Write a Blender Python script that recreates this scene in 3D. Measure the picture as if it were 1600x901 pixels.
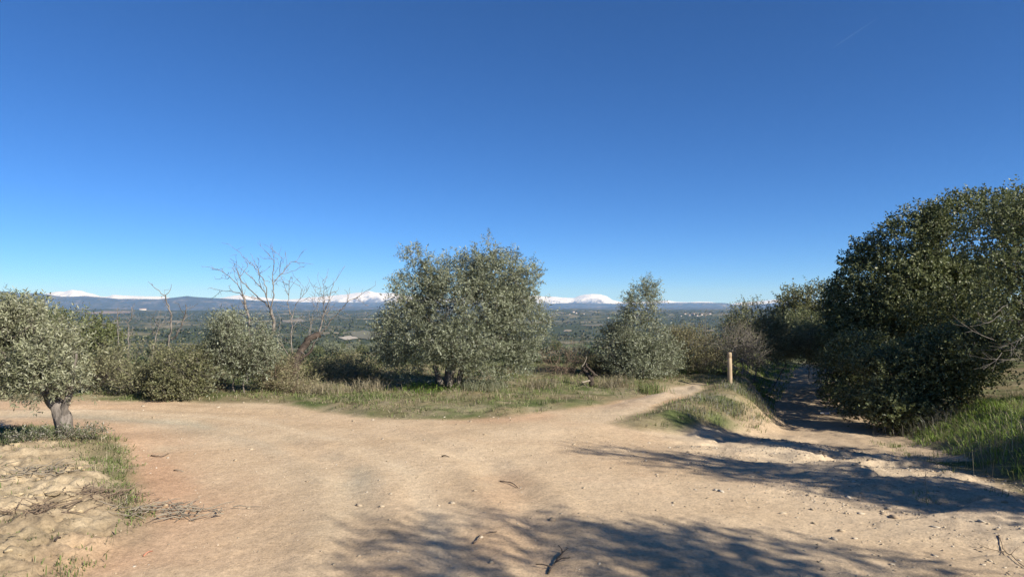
import bpy, math, random
import numpy as np
from mathutils import Vector

# ------------------------------------------------------------------ clear
for o in list(bpy.data.objects):
    bpy.data.objects.remove(o)
scene = bpy.context.scene
COL = scene.collection
R = math.radians

# ------------------------------------------------------------------ camera
FPX, CX, CY, HORIZON, EYE = 1067.0, 800.0, 450.5, 478.0, 1.6
PITCH = math.atan((HORIZON - CY) / FPX)
cam_d = bpy.data.cameras.new("camera")
cam_d.sensor_width = 36.0
cam_d.lens = 36.0 * FPX / 1600.0
cam_d.clip_start = 0.05
cam_d.clip_end = 400000
cam = bpy.data.objects.new("camera", cam_d)
COL.objects.link(cam)
cam.location = (0, 0, EYE)
cam.rotation_euler = (R(90) + PITCH, 0, 0)
scene.camera = cam

# ------------------------------------------------------------------ sky, sun, exposure
SUN_EL = R(31)
SUN_AZ = R(126)                      # clockwise from +Y (the view direction): right and behind
SUN = Vector((math.sin(SUN_AZ) * math.cos(SUN_EL), math.cos(SUN_AZ) * math.cos(SUN_EL), math.sin(SUN_EL)))
world = bpy.data.worlds.new("World")
scene.world = world
world.use_nodes = True
wn = world.node_tree
bg = wn.nodes["Background"]
sky = wn.nodes.new("ShaderNodeTexSky")
sky.sky_type = 'NISHITA'
sky.sun_disc = False
sky.sun_elevation = SUN_EL
sky.sun_rotation = SUN_AZ
sky.altitude = 2500
sky.air_density = 0.7
sky.dust_density = 0.0
sky.ozone_density = 10.0
hsv = wn.nodes.new('ShaderNodeHueSaturation'); hsv.inputs['Saturation'].default_value = 1.06
wn.links.new(sky.outputs[0], hsv.inputs['Color']); wn.links.new(hsv.outputs[0], bg.inputs[0])
bg.inputs[1].default_value = 0.086
world.cycles.sampling_method = 'NONE'          # a smooth sky needs no light sampling; keeps the air free of noise
sun_d = bpy.data.lights.new("sun", 'SUN')
sun_d.energy = 5.0
sun_d.angle = R(0.53)
sun_d.color = (1.0, 0.965, 0.90)
sun = bpy.data.objects.new("sun", sun_d)
COL.objects.link(sun)
sun.rotation_euler = SUN.to_track_quat('Z', 'Y').to_euler()
vs = scene.view_settings
vs.view_transform = 'Standard'
vs.look = 'None'
vs.exposure = 0.8
vs.gamma = 1.0
vs.use_curve_mapping = False
scene.cycles.use_denoising = True
scene.cycles.use_adaptive_sampling = False
scene.cycles.denoising_input_passes = 'RGB_ALBEDO_NORMAL'
scene.cycles.denoising_prefilter = 'FAST'
scene.cycles.max_bounces = 6
scene.cycles.diffuse_bounces = 3
scene.cycles.glossy_bounces = 2
scene.cycles.transmission_bounces = 3
scene.cycles.transparent_max_bounces = 6
scene.cycles.volume_bounces = 0

# ------------------------------------------------------------------ numeric helpers
def sm(a, b, x):
    t = np.clip((x - a) / (b - a), 0, 1)
    return t * t * (3 - 2 * t)

def _hash(ix, iy, iz, seed):
    h = (ix.astype(np.int64) * 374761393 + iy.astype(np.int64) * 668265263 + iz.astype(np.int64) * 2147483647 + seed * 974634777) & 0xFFFFFFFF
    h = ((h ^ (h >> 13)) * 1274126177) & 0xFFFFFFFF
    h = ((h ^ (h >> 16)) * 2246822519) & 0xFFFFFFFF
    return ((h ^ (h >> 15)) & 0xFFFF) / 65535.0

def vnoise2(x, y, seed=0):
    ix, iy = np.floor(x), np.floor(y)
    fx, fy = x - ix, y - iy
    fx, fy = fx * fx * (3 - 2 * fx), fy * fy * (3 - 2 * fy)
    z = np.zeros_like(ix)
    a, b = _hash(ix, iy, z, seed), _hash(ix + 1, iy, z, seed)
    c, d = _hash(ix, iy + 1, z, seed), _hash(ix + 1, iy + 1, z, seed)
    return (a + (b - a) * fx) * (1 - fy) + (c + (d - c) * fx) * fy

def vnoise3(p, seed=0):
    i = np.floor(p); f = p - i; f = f * f * (3 - 2 * f)
    out = 0
    for dx in (0, 1):
        for dy in (0, 1):
            for dz in (0, 1):
                w = (f[:, 0] if dx else 1 - f[:, 0]) * (f[:, 1] if dy else 1 - f[:, 1]) * (f[:, 2] if dz else 1 - f[:, 2])
                out = out + w * _hash(i[:, 0] + dx, i[:, 1] + dy, i[:, 2] + dz, seed)
    return out

def fbm(x, y, oct=4, seed=0):
    s, a, t = 0, 1.0, 0
    for k in range(oct):
        s = s + a * (vnoise2(x * 2 ** k + 17.3 * k, y * 2 ** k - 9.1 * k, seed + k) - 0.5)
        t += a; a *= 0.5
    return s / t * 2                                    # about -1..1

def ray(px, py):
    u, v = (px - CX) / FPX, (CY - py) / FPX
    c, s = math.cos(PITCH), math.sin(PITCH)
    return np.array([u, c - v * s, s + v * c])

def flat(px, py, z=0.0):
    d = ray(px, py)
    t = (z - EYE) / d[2]
    return (d[0] * t, d[1] * t)

def at(px, py, Y):
    d = ray(px, py)
    t = Y / d[1]
    return np.array([d[0] * t, Y, EYE + d[2] * t])

def seg_dist(x, y, pts):
    """distance to a polyline, signed (+ on the right of its direction), arc length, segment parameter"""
    best = np.full(np.shape(x), 1e9); side = np.ones(np.shape(x)); s_at = np.zeros(np.shape(x))
    s0 = 0.0
    for (ax, ay), (bx_, by_) in zip(pts[:-1], pts[1:]):
        dx, dy = bx_ - ax, by_ - ay
        L2 = dx * dx + dy * dy; L = math.sqrt(L2)
        t = np.clip(((x - ax) * dx + (y - ay) * dy) / L2, 0, 1)
        qx, qy = x - ax - t * dx, y - ay - t * dy
        d = np.hypot(qx, qy)
        cr = dx * (y - ay) - dy * (x - ax)
        m = d < best
        best = np.where(m, d, best)
        side = np.where(m, np.where(cr < 0, 1.0, -1.0), side)
        s_at = np.where(m, s0 + t * L, s_at)
        s0 += L
    return best * side, s_at

def poly_sd(x, y, poly):
    """signed distance to a polygon, positive inside"""
    p = list(poly) + [poly[0]]
    d, _ = seg_dist(x, y, p)
    d = np.abs(d)
    inside = np.zeros(np.shape(x), bool)
    for (ax, ay), (bx_, by_) in zip(p[:-1], p[1:]):
        c = ((ay > y) != (by_ > y))
        with np.errstate(divide='ignore', invalid='ignore'):
            xi = (bx_ - ax) * (y - ay) / ((by_ - ay) if by_ != ay else 1e-9) + ax
        inside ^= (c & (x < xi))
    return np.where(inside, d, -d)

# ------------------------------------------------------------------ the lie of the land
LANE = [(1.4, 5.2, 0), (2.7, 7.0, -.05), (4.2, 8.8, -.28), (5.5, 11.0, -.58), (6.5, 14.3, -.85), (8.1, 18.0, -1.0), (9.9, 22, -1.05), (13, 28.6, -1.12), (17, 36, -1.3), (24, 48, -1.7)]
LANE_XY = [(a, b) for a, b, c in LANE]
_ls = [0.0]
for (a, b, c), (d, e, f) in zip(LANE[:-1], LANE[1:]):
    _ls.append(_ls[-1] + math.hypot(d - a, e - b))
LANE_S = np.array(_ls); LANE_Z = np.array([c for a, b, c in LANE])
FOOT = [(2.9, -14), (3.4, -4), (3.9, 2.0), (4.5, 5.2), (4.85, 6.4), (5.35, 8.2), (5.8, 9.8), (6.5, 11.4), (7.5, 14.3), (9.2, 18), (11.2, 22.0), (14.5, 28.8), (18.6, 36), (26, 48)]
DIRT = [flat(*p) for p in [(-500, 629), (0, 627), (110, 627), (300, 629), (440, 632), (500, 643), (560, 651), (640, 656), (720, 657), (800, 654), (850, 645), (950, 633),
        (1010, 618), (1060, 605), (1096, 599), (1094, 607), (1050, 625), (1005, 640), (962, 651), (948, 660), (1000, 667), (1070, 663), (1100, 651), (1190, 648), (1260, 655), (1330, 668),
        (1400, 678), (1490, 697), (1545, 730), (1600, 768), (1800, 860), (2000, 1000)]] + [(3.2, 0), (3, -12), (-9, -12), (-4.2, 0)] + \
       [flat(*p) for p in [(60, 960), (120, 901), (150, 872), (175, 842), (215, 822), (245, 800), (228, 776), (219, 740), (200, 702), (165, 682), (125, 669), (60, 666), (0, 667), (-500, 672)]]
PATH = [flat(*p) for p in [(900, 640), (950, 633), (1010, 618), (1060, 605), (1096, 599), (1094, 607), (1050, 625), (1005, 640), (962, 651), (900, 658)]]
CLOD = [flat(*p) for p in [(-120, 720), (60, 712), (130, 730), (175, 790), (185, 815), (165, 850), (90, 890), (20, 960), (-300, 960)]]
REDS = [flat(*p) for p in [(195, 695), (225, 700), (300, 758), (292, 790), (235, 792), (215, 740)]]
REDN = [flat(*p) for p in [(60, 915), (110, 858), (170, 845), (190, 868), (150, 930), (100, 960)]]
OLIVE_L = flat(101, 703)

_pr = np.log(np.array([18., 40, 90, 200, 500, 1000, 2000, 4000, 7000, 9500, 14000, 80000]))
_pa = np.array([5.08, 5.9, 5.9, 5.0, 4.15, 3.35, 2.35, 1.25, .52, .26, .32, .35])

def dirt_sd(x, y):
    w = 0.10 * fbm(x * 1.6, y * 1.6, 3, 5) + 0.05 * fbm(x * 7, y * 7, 2, 8)
    return poly_sd(x, y, DIRT) + w

def H(x, y, fine=True):
    x = np.asarray(x, float); y = np.asarray(y, float)
    r = np.hypot(x, y) + 1e-6
    az = np.degrees(np.arctan2(x, y))
    r0 = 18 + 26 * sm(13, 25, az)
    rp = np.maximum(r - (r0 - 18), 18.0)
    F = EYE - rp * np.tan(np.radians(np.interp(np.log(rp), _pr, _pa)))
    g = sm(0.1, 0.6, np.cos(np.radians(az)))
    z = F * g
    z = z + 1.3 * fbm(x / 30, y / 30, 3, 31) * sm(40, 120, r) + 7 * fbm(x / 170, y / 170, 4, 32) * sm(120, 500, r) + 22 * fbm(x / 900, y / 900, 4, 33) * sm(500, 2500, r) + 46 * fbm(x / 2600, y / 2600, 4, 34) * sm(3000, 7500, r)
    near = 1 - sm(40, 70, r)
    d, s = seg_dist(x, y, LANE_XY)
    zl = np.interp(s, LANE_S, LANE_Z)
    dr, _ = seg_dist(x, y, FOOT)
    hw = np.interp(s, LANE_S, [2.4, 1.5, 1.0, .8, .8, .95, 1.0, 1.1, 1.2, 1.3])
    lb = np.interp(s, LANE_S, [1.5, 1.5, 1.5, 1.25, .8, 2.6, 3.6, 4, 4, 4])
    wig = 0.16 * fbm(x * 1.1, y * 1.1, 3, 12)
    wl = np.where(d < 0, 1 - sm(hw, hw + lb, -d + wig), 1.0) * near
    z = z * (1 - wl) + zl * wl
    z = z + near * 4 * wl * (1 - wl) * (.07 * fbm(x * 3.2, y * 3.2, 3, 13) + .03 * fbm(x * 11, y * 11, 2, 14)) * (r < 30) * sm(LANE_S[1], LANE_S[3], s) * (dr < 0)
    drp = np.clip(dr + 0.12 * fbm(x * 1.3, y * 1.3, 3, 15), 0, 30)
    bank = 0.44 * np.minimum(drp, 1.3) ** 1.15 + 0.10 * np.clip(drp - 1.3, 0, 7)
    z = z + bank * near * np.where(dr > 0, 1, 0)
    if fine:
        nr = 1 - sm(22, 40, r)
        ds = dirt_sd(x, y)
        off = sm(0.0, 0.5, -ds)                         # off the beaten earth
        z = z + nr * (0.02 * fbm(x * .9, y * .9, 3, 41) + 0.004 * fbm(x * 5, y * 5, 3, 42) + 0.0035 * fbm(x * 17, y * 17, 2, 43))
        z = z + nr * off * (0.05 + 0.045 * fbm(x * 2.3, y * 2.3, 3, 44) + 0.02 * fbm(x * 9, y * 9, 2, 45))
        # stony rough ground in the lane mouth
        rough = sm(2.2, 4.2, x + 0.25 * (y - 5)) * sm(-0.2, .4, ds)
        z = z + nr * rough * (0.05 * fbm(x * 2.1 + y * .5, y * 3.4, 3, 46) + 0.06 * sm(.0, .12, fbm(x * 1.0, y * 2.4, 3, 48)) + 0.018 * np.abs(fbm(x * 12, y * 12, 2, 47)))
        # mound under the left olive, lumpy dug soil beside it
        q = (x - OLIVE_L[0]) ** 2 + (y - OLIVE_L[1]) ** 2
        z = z + 0.10 * np.exp(-q / 0.5)
        cl = sm(-0.25, 0.25, poly_sd(x, y, CLOD) + 0.25 * fbm(x * 2, y * 2, 2, 51))
        b1 = 1 - np.abs(fbm(x * 3.6 + .4 * fbm(x * 6, y * 6, 2, 59), y * 3.6, 2, 52)) * 1.6
        b2 = 1 - np.abs(fbm(x * 10, y * 10, 2, 53)) * 1.7
        z = z + cl * (0.035 * b1 + 0.035 * b2 + 0.028 * (1 - 1.7 * np.abs(fbm(x * 21, y * 21, 2, 54))))
        # wheel ruts round the bend
        for rut in RUTS:
            dd, _ = seg_dist(x, y, rut)
            z = z - 0.022 * np.exp(-(dd / 0.16) ** 2) * nr + 0.010 * np.exp(-((np.abs(dd) - 0.3) / 0.12) ** 2) * nr
    return z

RUTS = [[flat(*p) for p in [(-300, 652), (100, 648), (300, 660), (450, 690), (545, 740), (560, 800), (545, 901)]],
        [flat(*p) for p in [(-300, 640), (200, 637), (420, 645), (600, 672), (760, 720), (830, 790), (860, 901)]]]

TRACKS = [([flat(*p) for p in [(-300, 656), (80, 652), (260, 664), (400, 692), (500, 740), (520, 800), (500, 901)]], .17, (.415, .325, .215), .75),
          ([flat(*p) for p in [(-300, 644), (150, 642), (380, 655), (540, 690), (640, 740), (680, 820), (690, 901)]], .13, (.56, .44, .29), .7),
          ([flat(*p) for p in [(-300, 634), (300, 634), (600, 666), (760, 690), (1000, 690), (1200, 720), (1500, 830)]], .14, (.44, .31, .19), .4)]

def h1(x, y):
    return float(H(np.array([x]), np.array([y]))[0])

def hit(px, py, rmax=15000):
    d = ray(px, py)
    t = np.concatenate([np.arange(3, 60, .05), np.exp(np.linspace(math.log(60), math.log(rmax), 3000))])
    P = d[None, :] * t[:, None]
    hz = H(P[:, 0], P[:, 1]) - (EYE + P[:, 2])
    k = np.argmax(hz > 0)
    return (P[k, 0], P[k, 1], EYE + P[k, 2]) if hz[k] > 0 else None

# ------------------------------------------------------------------ mesh + object helpers
def mesh_np(name, V, F, mat, col=None, smooth=False):
    """V (n,3); F (m,3) or (m,4) or a list of such arrays"""
    Fs = F if isinstance(F, list) else [F]
    Fs = [np.asarray(f, np.int32) for f in Fs if len(f)]
    me = bpy.data.meshes.new(name)
    V = np.asarray(V, np.float32)
    me.vertices.add(len(V)); me.vertices.foreach_set("co", V.ravel())
    idx = np.concatenate([f.ravel() for f in Fs])
    tot = np.concatenate([np.full(len(f), f.shape[1], np.int32) for f in Fs])
    me.loops.add(len(idx)); me.loops.foreach_set("vertex_index", idx)
    me.polygons.add(len(tot))
    me.polygons.foreach_set("loop_start", np.concatenate([[0], np.cumsum(tot)[:-1]]).astype(np.int32))
    if smooth:
        me.polygons.foreach_set("use_smooth", np.ones(len(tot), bool))
    if col is not None:
        a = me.attributes.new("col", 'FLOAT_COLOR', 'POINT')
        c = np.ones((len(V), 4), np.float32); c[:, :3] = col
        a.data.foreach_set("color", c.ravel())
    me.update(calc_edges=True)
    me.materials.append(mat)
    return me

def link(name, me, parent=None, loc=None):
    o = bpy.data.objects.new(name, me); COL.objects.link(o)
    if parent is not None: o.parent = parent
    if loc is not None: o.location = loc
    return o

def tag(o, label, cat, group=None):
    o['label'] = label; o['category'] = cat
    if group: o['group'] = group
    return o

def thing(name, label, cat, loc=(0, 0, 0), group=None):
    o = bpy.data.objects.new(name, None); COL.objects.link(o)
    o.location = loc; o.empty_display_size = .2
    return tag(o, label, cat, group)

class Geo:
    def __init__(s): s.V = []; s.T = []; s.Q = []; s.C = []; s.n = 0
    def add(s, V, T=None, Q=None, C=None):
        V = np.asarray(V, float)
        s.V.append(V)
        if T is not None and len(T): s.T.append(np.asarray(T) + s.n)
        if Q is not None and len(Q): s.Q.append(np.asarray(Q) + s.n)
        if C is not None: s.C.append(np.broadcast_to(np.asarray(C, float), (len(V), 3)))
        s.n += len(V)
    def mesh(s, name, mat, smooth=False, origin=None):
        V = np.concatenate(s.V)
        if origin is not None: V = V - np.asarray(origin)
        F = []
        if s.T: F.append(np.concatenate(s.T))
        if s.Q: F.append(np.concatenate(s.Q))
        return mesh_np(name, V, F, mat, np.concatenate(s.C) if s.C else None, smooth)

def frames(P):
    P = np.asarray(P, float)
    T = np.gradient(P, axis=0)
    T /= np.linalg.norm(T, axis=1)[:, None] + 1e-9
    a = np.array([0.31, 0.95, 0.1])
    U = np.cross(T, a); U /= np.linalg.norm(U, axis=1)[:, None] + 1e-9
    W = np.cross(T, U)
    return T, U, W

def tube(g, P, rad, k=6, C=None, cap=False, rough=0.0, seed=0):
    P = np.asarray(P, float); n = len(P)
    rad = np.broadcast_to(np.asarray(rad, float), (n,))
    T, U, W = frames(P)
    a = np.arange(k) * 2 * math.pi / k
    rr = rad[:, None] * np.ones((1, k))
    if rough:
        q = np.stack([np.cos(a)[None] * 1.6 + 0 * rr, np.sin(a)[None] * 1.6 + 0 * rr, (np.arange(n)[:, None] * .35) + 0 * rr], -1).reshape(-1, 3)
        rr = rr * (1 + rough * (vnoise3(q * 1.5 + seed, seed).reshape(n, k) - .5) * 2 + rough * .5 * (vnoise3(q * 4 + seed, seed + 3).reshape(n, k) - .5) * 2)
    V = P[:, None, :] + rr[:, :, None] * (np.cos(a)[None, :, None] * U[:, None, :] + np.sin(a)[None, :, None] * W[:, None, :])
    i = np.arange(n - 1)[:, None] * k; j = np.arange(k)[None, :]; j2 = (j + 1) % k
    Q = np.stack([i + j, i + j2, i + k + j2, i + k + j], -1).reshape(-1, 4)
    V = V.reshape(-1, 3)
    Tt = None
    if cap:
        V = np.concatenate([V, P[:1], P[-1:]])
        c0, c1 = n * k, n * k + 1; b = (n - 1) * k
        jj = np.arange(k); j3 = (jj + 1) % k
        Tt = np.concatenate([np.stack([np.full(k, c0), j3, jj], -1), np.stack([np.full(k, c1), b + jj, b + j3], -1)])
    g.add(V, T=Tt, Q=Q, C=C)

def curve(pts, step=.12, rng=None, wob=0.0):
    """smooth resampled polyline (Catmull-Rom)"""
    p = np.asarray(pts, float)
    p = np.concatenate([[2 * p[0] - p[1]], p, [2 * p[-1] - p[-2]]])
    out = []
    for i in range(1, len(p) - 2):
        L = np.linalg.norm(p[i + 1] - p[i]); n = max(2, int(L / step))
        t = np.linspace(0, 1, n, endpoint=False)[:, None]
        a, b, c, d = p[i - 1], p[i], p[i + 1], p[i + 2]
        out.append(.5 * (2 * b + (c - a) * t + (2 * a - 5 * b + 4 * c - d) * t ** 2 + (3 * b - a - 3 * c + d) * t ** 3))
    out.append(p[-2][None])
    out = np.concatenate(out)
    if wob and rng is not None and len(out) > 2:
        w = rng.normal(0, wob, out.shape); w[0] = 0
        out = out + w
    return out

# ------------------------------------------------------------------ materials
def new_mat(name):
    m = bpy.data.materials.new(name); m.use_nodes = True
    return m, m.node_tree.nodes, m.node_tree.links, m.node_tree.nodes["Principled BSDF"]

def noise_node(N, L, scale, detail=4, rough=.6, coord='Object'):
    tc = N.new("ShaderNodeTexCoord")
    n = N.new("ShaderNodeTexNoise"); n.inputs['Scale'].default_value = scale
    n.inputs['Detail'].default_value = detail; n.inputs['Roughness'].default_value = rough
    L.new(tc.outputs[coord], n.inputs['Vector'])
    return n

def attr_col(N, name="col"):
    a = N.new("ShaderNodeAttribute"); a.attribute_name = name
    return a

def ramp(N, pos_cols):
    r = N.new("ShaderNodeValToRGB")
    e = r.color_ramp.elements
    while len(e) < len(pos_cols): e.new(.5)
    for k, (p, c) in enumerate(pos_cols):
        e[k].position = p; e[k].color = (c[0], c[1], c[2], 1)
    return r

def mul_col(N, L, a, b, fac=1.0):
    m = N.new("ShaderNodeMix"); m.data_type = 'RGBA'; m.blend_type = 'MULTIPLY'
    m.inputs[0].default_value = fac
    L.new(a, m.inputs[6]); L.new(b, m.inputs[7])
    return m.outputs[2]

def ground_mat():
    m, N, L, B = new_mat("earth")
    a = attr_col(N)
    n1 = noise_node(N, L, 16, 6, .7); r1 = ramp(N, [(.28, (.80, .79, .78)), (.72, (1.18, 1.18, 1.18))])
    L.new(n1.outputs[0], r1.inputs[0])
    n2 = noise_node(N, L, 48, 6, .8); r2 = ramp(N, [(.32, (.64, .62, .60)), (.47, (1, 1, 1)), (.70, (1.36, 1.34, 1.31))])
    L.new(n2.outputs[0], r2.inputs[0])
    n3 = noise_node(N, L, .9, 4, .6); r3 = ramp(N, [(.3, (.86, .84, .82)), (.7, (1.12, 1.13, 1.14))])
    L.new(n3.outputs[0], r3.inputs[0])
    c = mul_col(N, L, mul_col(N, L, mul_col(N, L, a.outputs['Color'], r1.outputs[0]), r2.outputs[0]), r3.outputs[0])
    L.new(c, B.inputs['Base Color'])
    B.inputs['Roughness'].default_value = .95
    B.inputs['Specular IOR Level'].default_value = .15
    bp = N.new("ShaderNodeBump"); bp.inputs['Strength'].default_value = .55; bp.inputs['Distance'].default_value = .012
    n4 = noise_node(N, L, 55, 6, .7)
    L.new(n4.outputs[0], bp.inputs['Height']); L.new(bp.outputs[0], B.inputs['Normal'])
    return m

def leaf_mat(name, transl=.22, rough=.5, spec=.35):
    m, N, L, B = new_mat(name)
    a = attr_col(N)
    L.new(a.outputs['Color'], B.inputs['Base Color'])
    B.inputs['Roughness'].default_value = rough
    B.inputs['Specular IOR Level'].default_value = spec
    t = N.new("ShaderNodeBsdfTranslucent")
    hs = N.new("ShaderNodeHueSaturation"); hs.inputs['Saturation'].default_value = 1.15; hs.inputs['Value'].default_value = 1.3
    L.new(a.outputs['Color'], hs.inputs['Color']); L.new(hs.outputs[0], t.inputs[0])
    mx = N.new("ShaderNodeMixShader"); mx.inputs[0].default_value = transl
    L.new(B.outputs[0], mx.inputs[1]); L.new(t.outputs[0], mx.inputs[2])
    L.new(mx.outputs[0], N["Material Output"].inputs['Surface'])
    return m

def rough_mat(name, c1, c2, scale=8, bump=.5, dist=.01, rough=.9, stretch=None):
    m, N, L, B = new_mat(name)
    tc = N.new("ShaderNodeTexCoord"); mp = N.new("ShaderNodeMapping")
    if stretch: mp.inputs['Scale'].default_value = stretch
    L.new(tc.outputs['Object'], mp.inputs['Vector'])
    n = N.new("ShaderNodeTexNoise"); n.inputs['Scale'].default_value = scale; n.inputs['Detail'].default_value = 6; n.inputs['Roughness'].default_value = .7
    L.new(mp.outputs[0], n.inputs['Vector'])
    r = ramp(N, [(.32, c1), (.68, c2)])
    L.new(n.outputs[0], r.inputs[0]); L.new(r.outputs[0], B.inputs['Base Color'])
    B.inputs['Roughness'].default_value = rough; B.inputs['Specular IOR Level'].default_value = .2
    bp = N.new("ShaderNodeBump"); bp.inputs['Strength'].default_value = bump; bp.inputs['Distance'].default_value = dist
    L.new(n.outputs[0], bp.inputs['Height']); L.new(bp.outputs[0], B.inputs['Normal'])
    return m

def attr_mat(name, rough=.9, nscale=None):
    m, N, L, B = new_mat(name)
    a = attr_col(N); src = a.outputs['Color']
    if nscale:
        n = noise_node(N, L, nscale, 5, .65); r = ramp(N, [(.3, (.7, .7, .7)), (.7, (1.25, 1.25, 1.25))])
        L.new(n.outputs[0], r.inputs[0]); src = mul_col(N, L, src, r.outputs[0])
    L.new(src, B.inputs['Base Color'])
    B.inputs['Roughness'].default_value = rough; B.inputs['Specular IOR Level'].default_value = .2
    return m

M = dict(
    earth=ground_mat(),
    olive=leaf_mat("olive_leaf", .18, .55, .3),
    oak=leaf_mat("holm_oak_leaf", .22, .5, .35),
    scrub=leaf_mat("scrub_leaf", .2, .6, .2),
    grass=leaf_mat("grass_blade", .3, .6, .2),
    bark=rough_mat("grey_bark", (.06, .05, .04), (.27, .23, .19), 14, .9, .02, stretch=(1, 1, .4)),
    deadwood=rough_mat("dead_wood", (.10, .085, .07), (.30, .26, .22), 10, .6, .01),
    darkwood=rough_mat("charred_wood", (.02, .017, .014), (.12, .09, .07), 14, .8, .015),
    twig=rough_mat("dry_twig", (.10, .07, .05), (.26, .19, .13), 20, .3, .004),
    greytwig=rough_mat("pale_twig", (.22, .18, .14), (.28, .24, .17), 20, .3, .004),
    stone=attr_mat("limestone_pebble", .9, 30),
    post=rough_mat("weathered_pine", (.30, .22, .135), (.50, .385, .25), 7, .4, .004, stretch=(6, 6, .5)),
    postend=rough_mat("cut_pine_end", (.40, .28, .16), (.55, .42, .27), 30, .4, .003),
    red=rough_mat("faded_red_paint", (.34, .12, .07), (.50, .24, .15), 30, .2, .002),
    paper=rough_mat("white_paper", (.62, .62, .62), (.82, .82, .82), 12, .2, .003),
    far=attr_mat("hill_cover", .95),
)

# ------------------------------------------------------------------ ground sheet
def build_ground():
    r = [2.4]
    while r[-1] < 26: r.append(r[-1] + max(.031, .0050 * r[-1]))
    while r[-1] < 11500: r.append(r[-1] * 1.03)
    r.append(13500); r.append(16000)
    r = np.array(r)
    th = np.concatenate([np.arange(-45, 45.001, .24), np.arange(49, 315, 4.0)])
    a = np.radians(th)
    nr_, na = len(r), len(a)
    X = r[:, None] * np.sin(a)[None]; Y = r[:, None] * np.cos(a)[None]
    rc = np.array([.01, .8, 1.6])                        # inner disc
    X = np.concatenate([rc[:, None] * np.sin(a)[None], X]); Y = np.concatenate([rc[:, None] * np.cos(a)[None], Y])
    nr_ += 3
    x, y = X.ravel(), Y.ravel()
    z = H(x, y)
    rr = np.hypot(x, y)
    # ---- earth colours
    ds = dirt_sd(x, y)
    dirt = np.array([.49, .368, .234]); dirt2 = np.array([.47, .342, .212]); red = np.array([.445, .275, .162]); pale = np.array([.415, .325, .205])
    soil = np.array([.19, .155, .085]); green = np.array([.085, .105, .035]); litter = np.array([.24, .20, .12]); grey = np.array([.36, .31, .215])
    def mixc(c, c2, w): return c * (1 - w[:, None]) + c2[None] * w[:, None]
    c = np.tile(dirt, (len(x), 1))
    c = mixc(c, dirt2, sm(-.2, .5, fbm(x * .7, y * .7, 4, 61)))
    # reddish earth along the edges of the road
    edge = sm(1.2, 0.1, ds) * sm(-.15, .45, fbm(x * .8, y * .8, 3, 62) + .1) * (x < 3)
    c = mixc(c, red, .6 * edge)
    c = mixc(c, red, .55 * sm(.05, .55, fbm(x * 1.1 + 3, y * 1.1, 4, 63)) * sm(8.5, 6, rr) * .5)
    c = mixc(c, red, .75 * sm(-.15, .12, poly_sd(x, y, REDS) + .08 * fbm(x * 5, y * 5, 2, 3)))
    # pale greyish compacted wheel lines
    for rut in RUTS[:1]:
        dd, s_ = seg_dist(x, y, rut)
        c = mixc(c, grey, .8 * np.exp(-(dd / .22) ** 2) * sm(-.25, .3, fbm(x * .9, y * .9, 3, 64) + .1))
    for rut, w_, cc_, k_ in TRACKS:
        dd, s_ = seg_dist(x, y, rut)
        c = mixc(c, np.array(cc_), k_ * np.exp(-(dd / w_) ** 2) * (.55 + .45 * sm(-.3, .3, fbm(x * 1.6, y * 1.6, 3, 68))))
    # stones and dust in the lane mouth: greyer
    rough = sm(2.0, 4.0, x + .25 * (y - 5)) * (ds > 0)
    c = mixc(c, np.array([.41, .335, .235]), .6 * rough)
    gcol = mixc(np.tile(soil, (len(x), 1)), green, sm(-.25, .4, fbm(x * 1.2, y * 1.2, 3, 65)))
    gcol = mixc(gcol, litter, .8 * sm(.0, .5, fbm(x * 2.1, y * 2.1, 3, 66)))
    c = c * (1 - sm(.08, -.22, ds))[:, None] + gcol * sm(.08, -.22, ds)[:, None]
    pc = sm(-.3, .2, poly_sd(x, y, CLOD) + .35 * fbm(x * 2, y * 2, 3, 67))
    b1 = np.abs(fbm(x * 3.6 + .4 * fbm(x * 6, y * 6, 2, 59), y * 3.6, 2, 52))
    c = mixc(c, np.array([.30, .225, .14]), .8 * sm(-.35, .1, poly_sd(x, y, CLOD) + .2 * fbm(x * 2, y * 2, 3, 70)))
    c = mixc(c, pale, pc * (1 - .8 * sm(.2, .45, b1)) * (.15 + .85 * sm(-.2, .2, fbm(x * 2.6, y * 2.6, 3, 69))))
    c = mixc(c, red, .45 * sm(-.2, .1, poly_sd(x, y, REDN) + .1 * fbm(x * 4, y * 4, 2, 3)))
    # bare earth on the lane floor and its cut left bank
    d, s = seg_dist(x, y, LANE_XY)
    dr, _ = seg_dist(x, y, FOOT)
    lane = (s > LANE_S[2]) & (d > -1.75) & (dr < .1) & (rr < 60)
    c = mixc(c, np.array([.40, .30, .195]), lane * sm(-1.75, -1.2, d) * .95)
    # far slopes: scrub, dry grass, bare patches
    far = sm(22, 45, rr)
    f1 = fbm(x / 60, y / 60, 4, 71); f2 = fbm(x / 420, y / 420, 4, 72); f3 = fbm(x / 9, y / 9, 3, 73)
    wood = np.array([.052, .064, .03]); dry = np.array([.21, .18, .105]); bare = np.array([.36, .30, .21])
    fc = mixc(np.tile(wood, (len(x), 1)), dry, sm(-.02, .45, .6 * f1 + .5 * f2 + .25 * f3) * .8)
    fc = mixc(fc, bare, sm(.32, .55, .55 * f1 + .6 * f2) * .7)
    c = c * (1 - far)[:, None] + fc * far[:, None]
    # ---- faces, split into the named pieces of the setting
    i = np.arange(nr_ - 1)[:, None] * na; j = np.arange(na)[None]; j2 = (j + 1) % na
    Q = np.stack([i + j, i + na + j, i + na + j2, i + j2], -1).reshape(-1, 4)
    fx, fy = x[Q].mean(1), y[Q].mean(1)
    fd = dirt_sd(fx, fy); fr = np.hypot(fx, fy)
    ld, lsx = seg_dist(fx, fy, LANE_XY); fdr, _ = seg_dist(fx, fy, FOOT)
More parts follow.
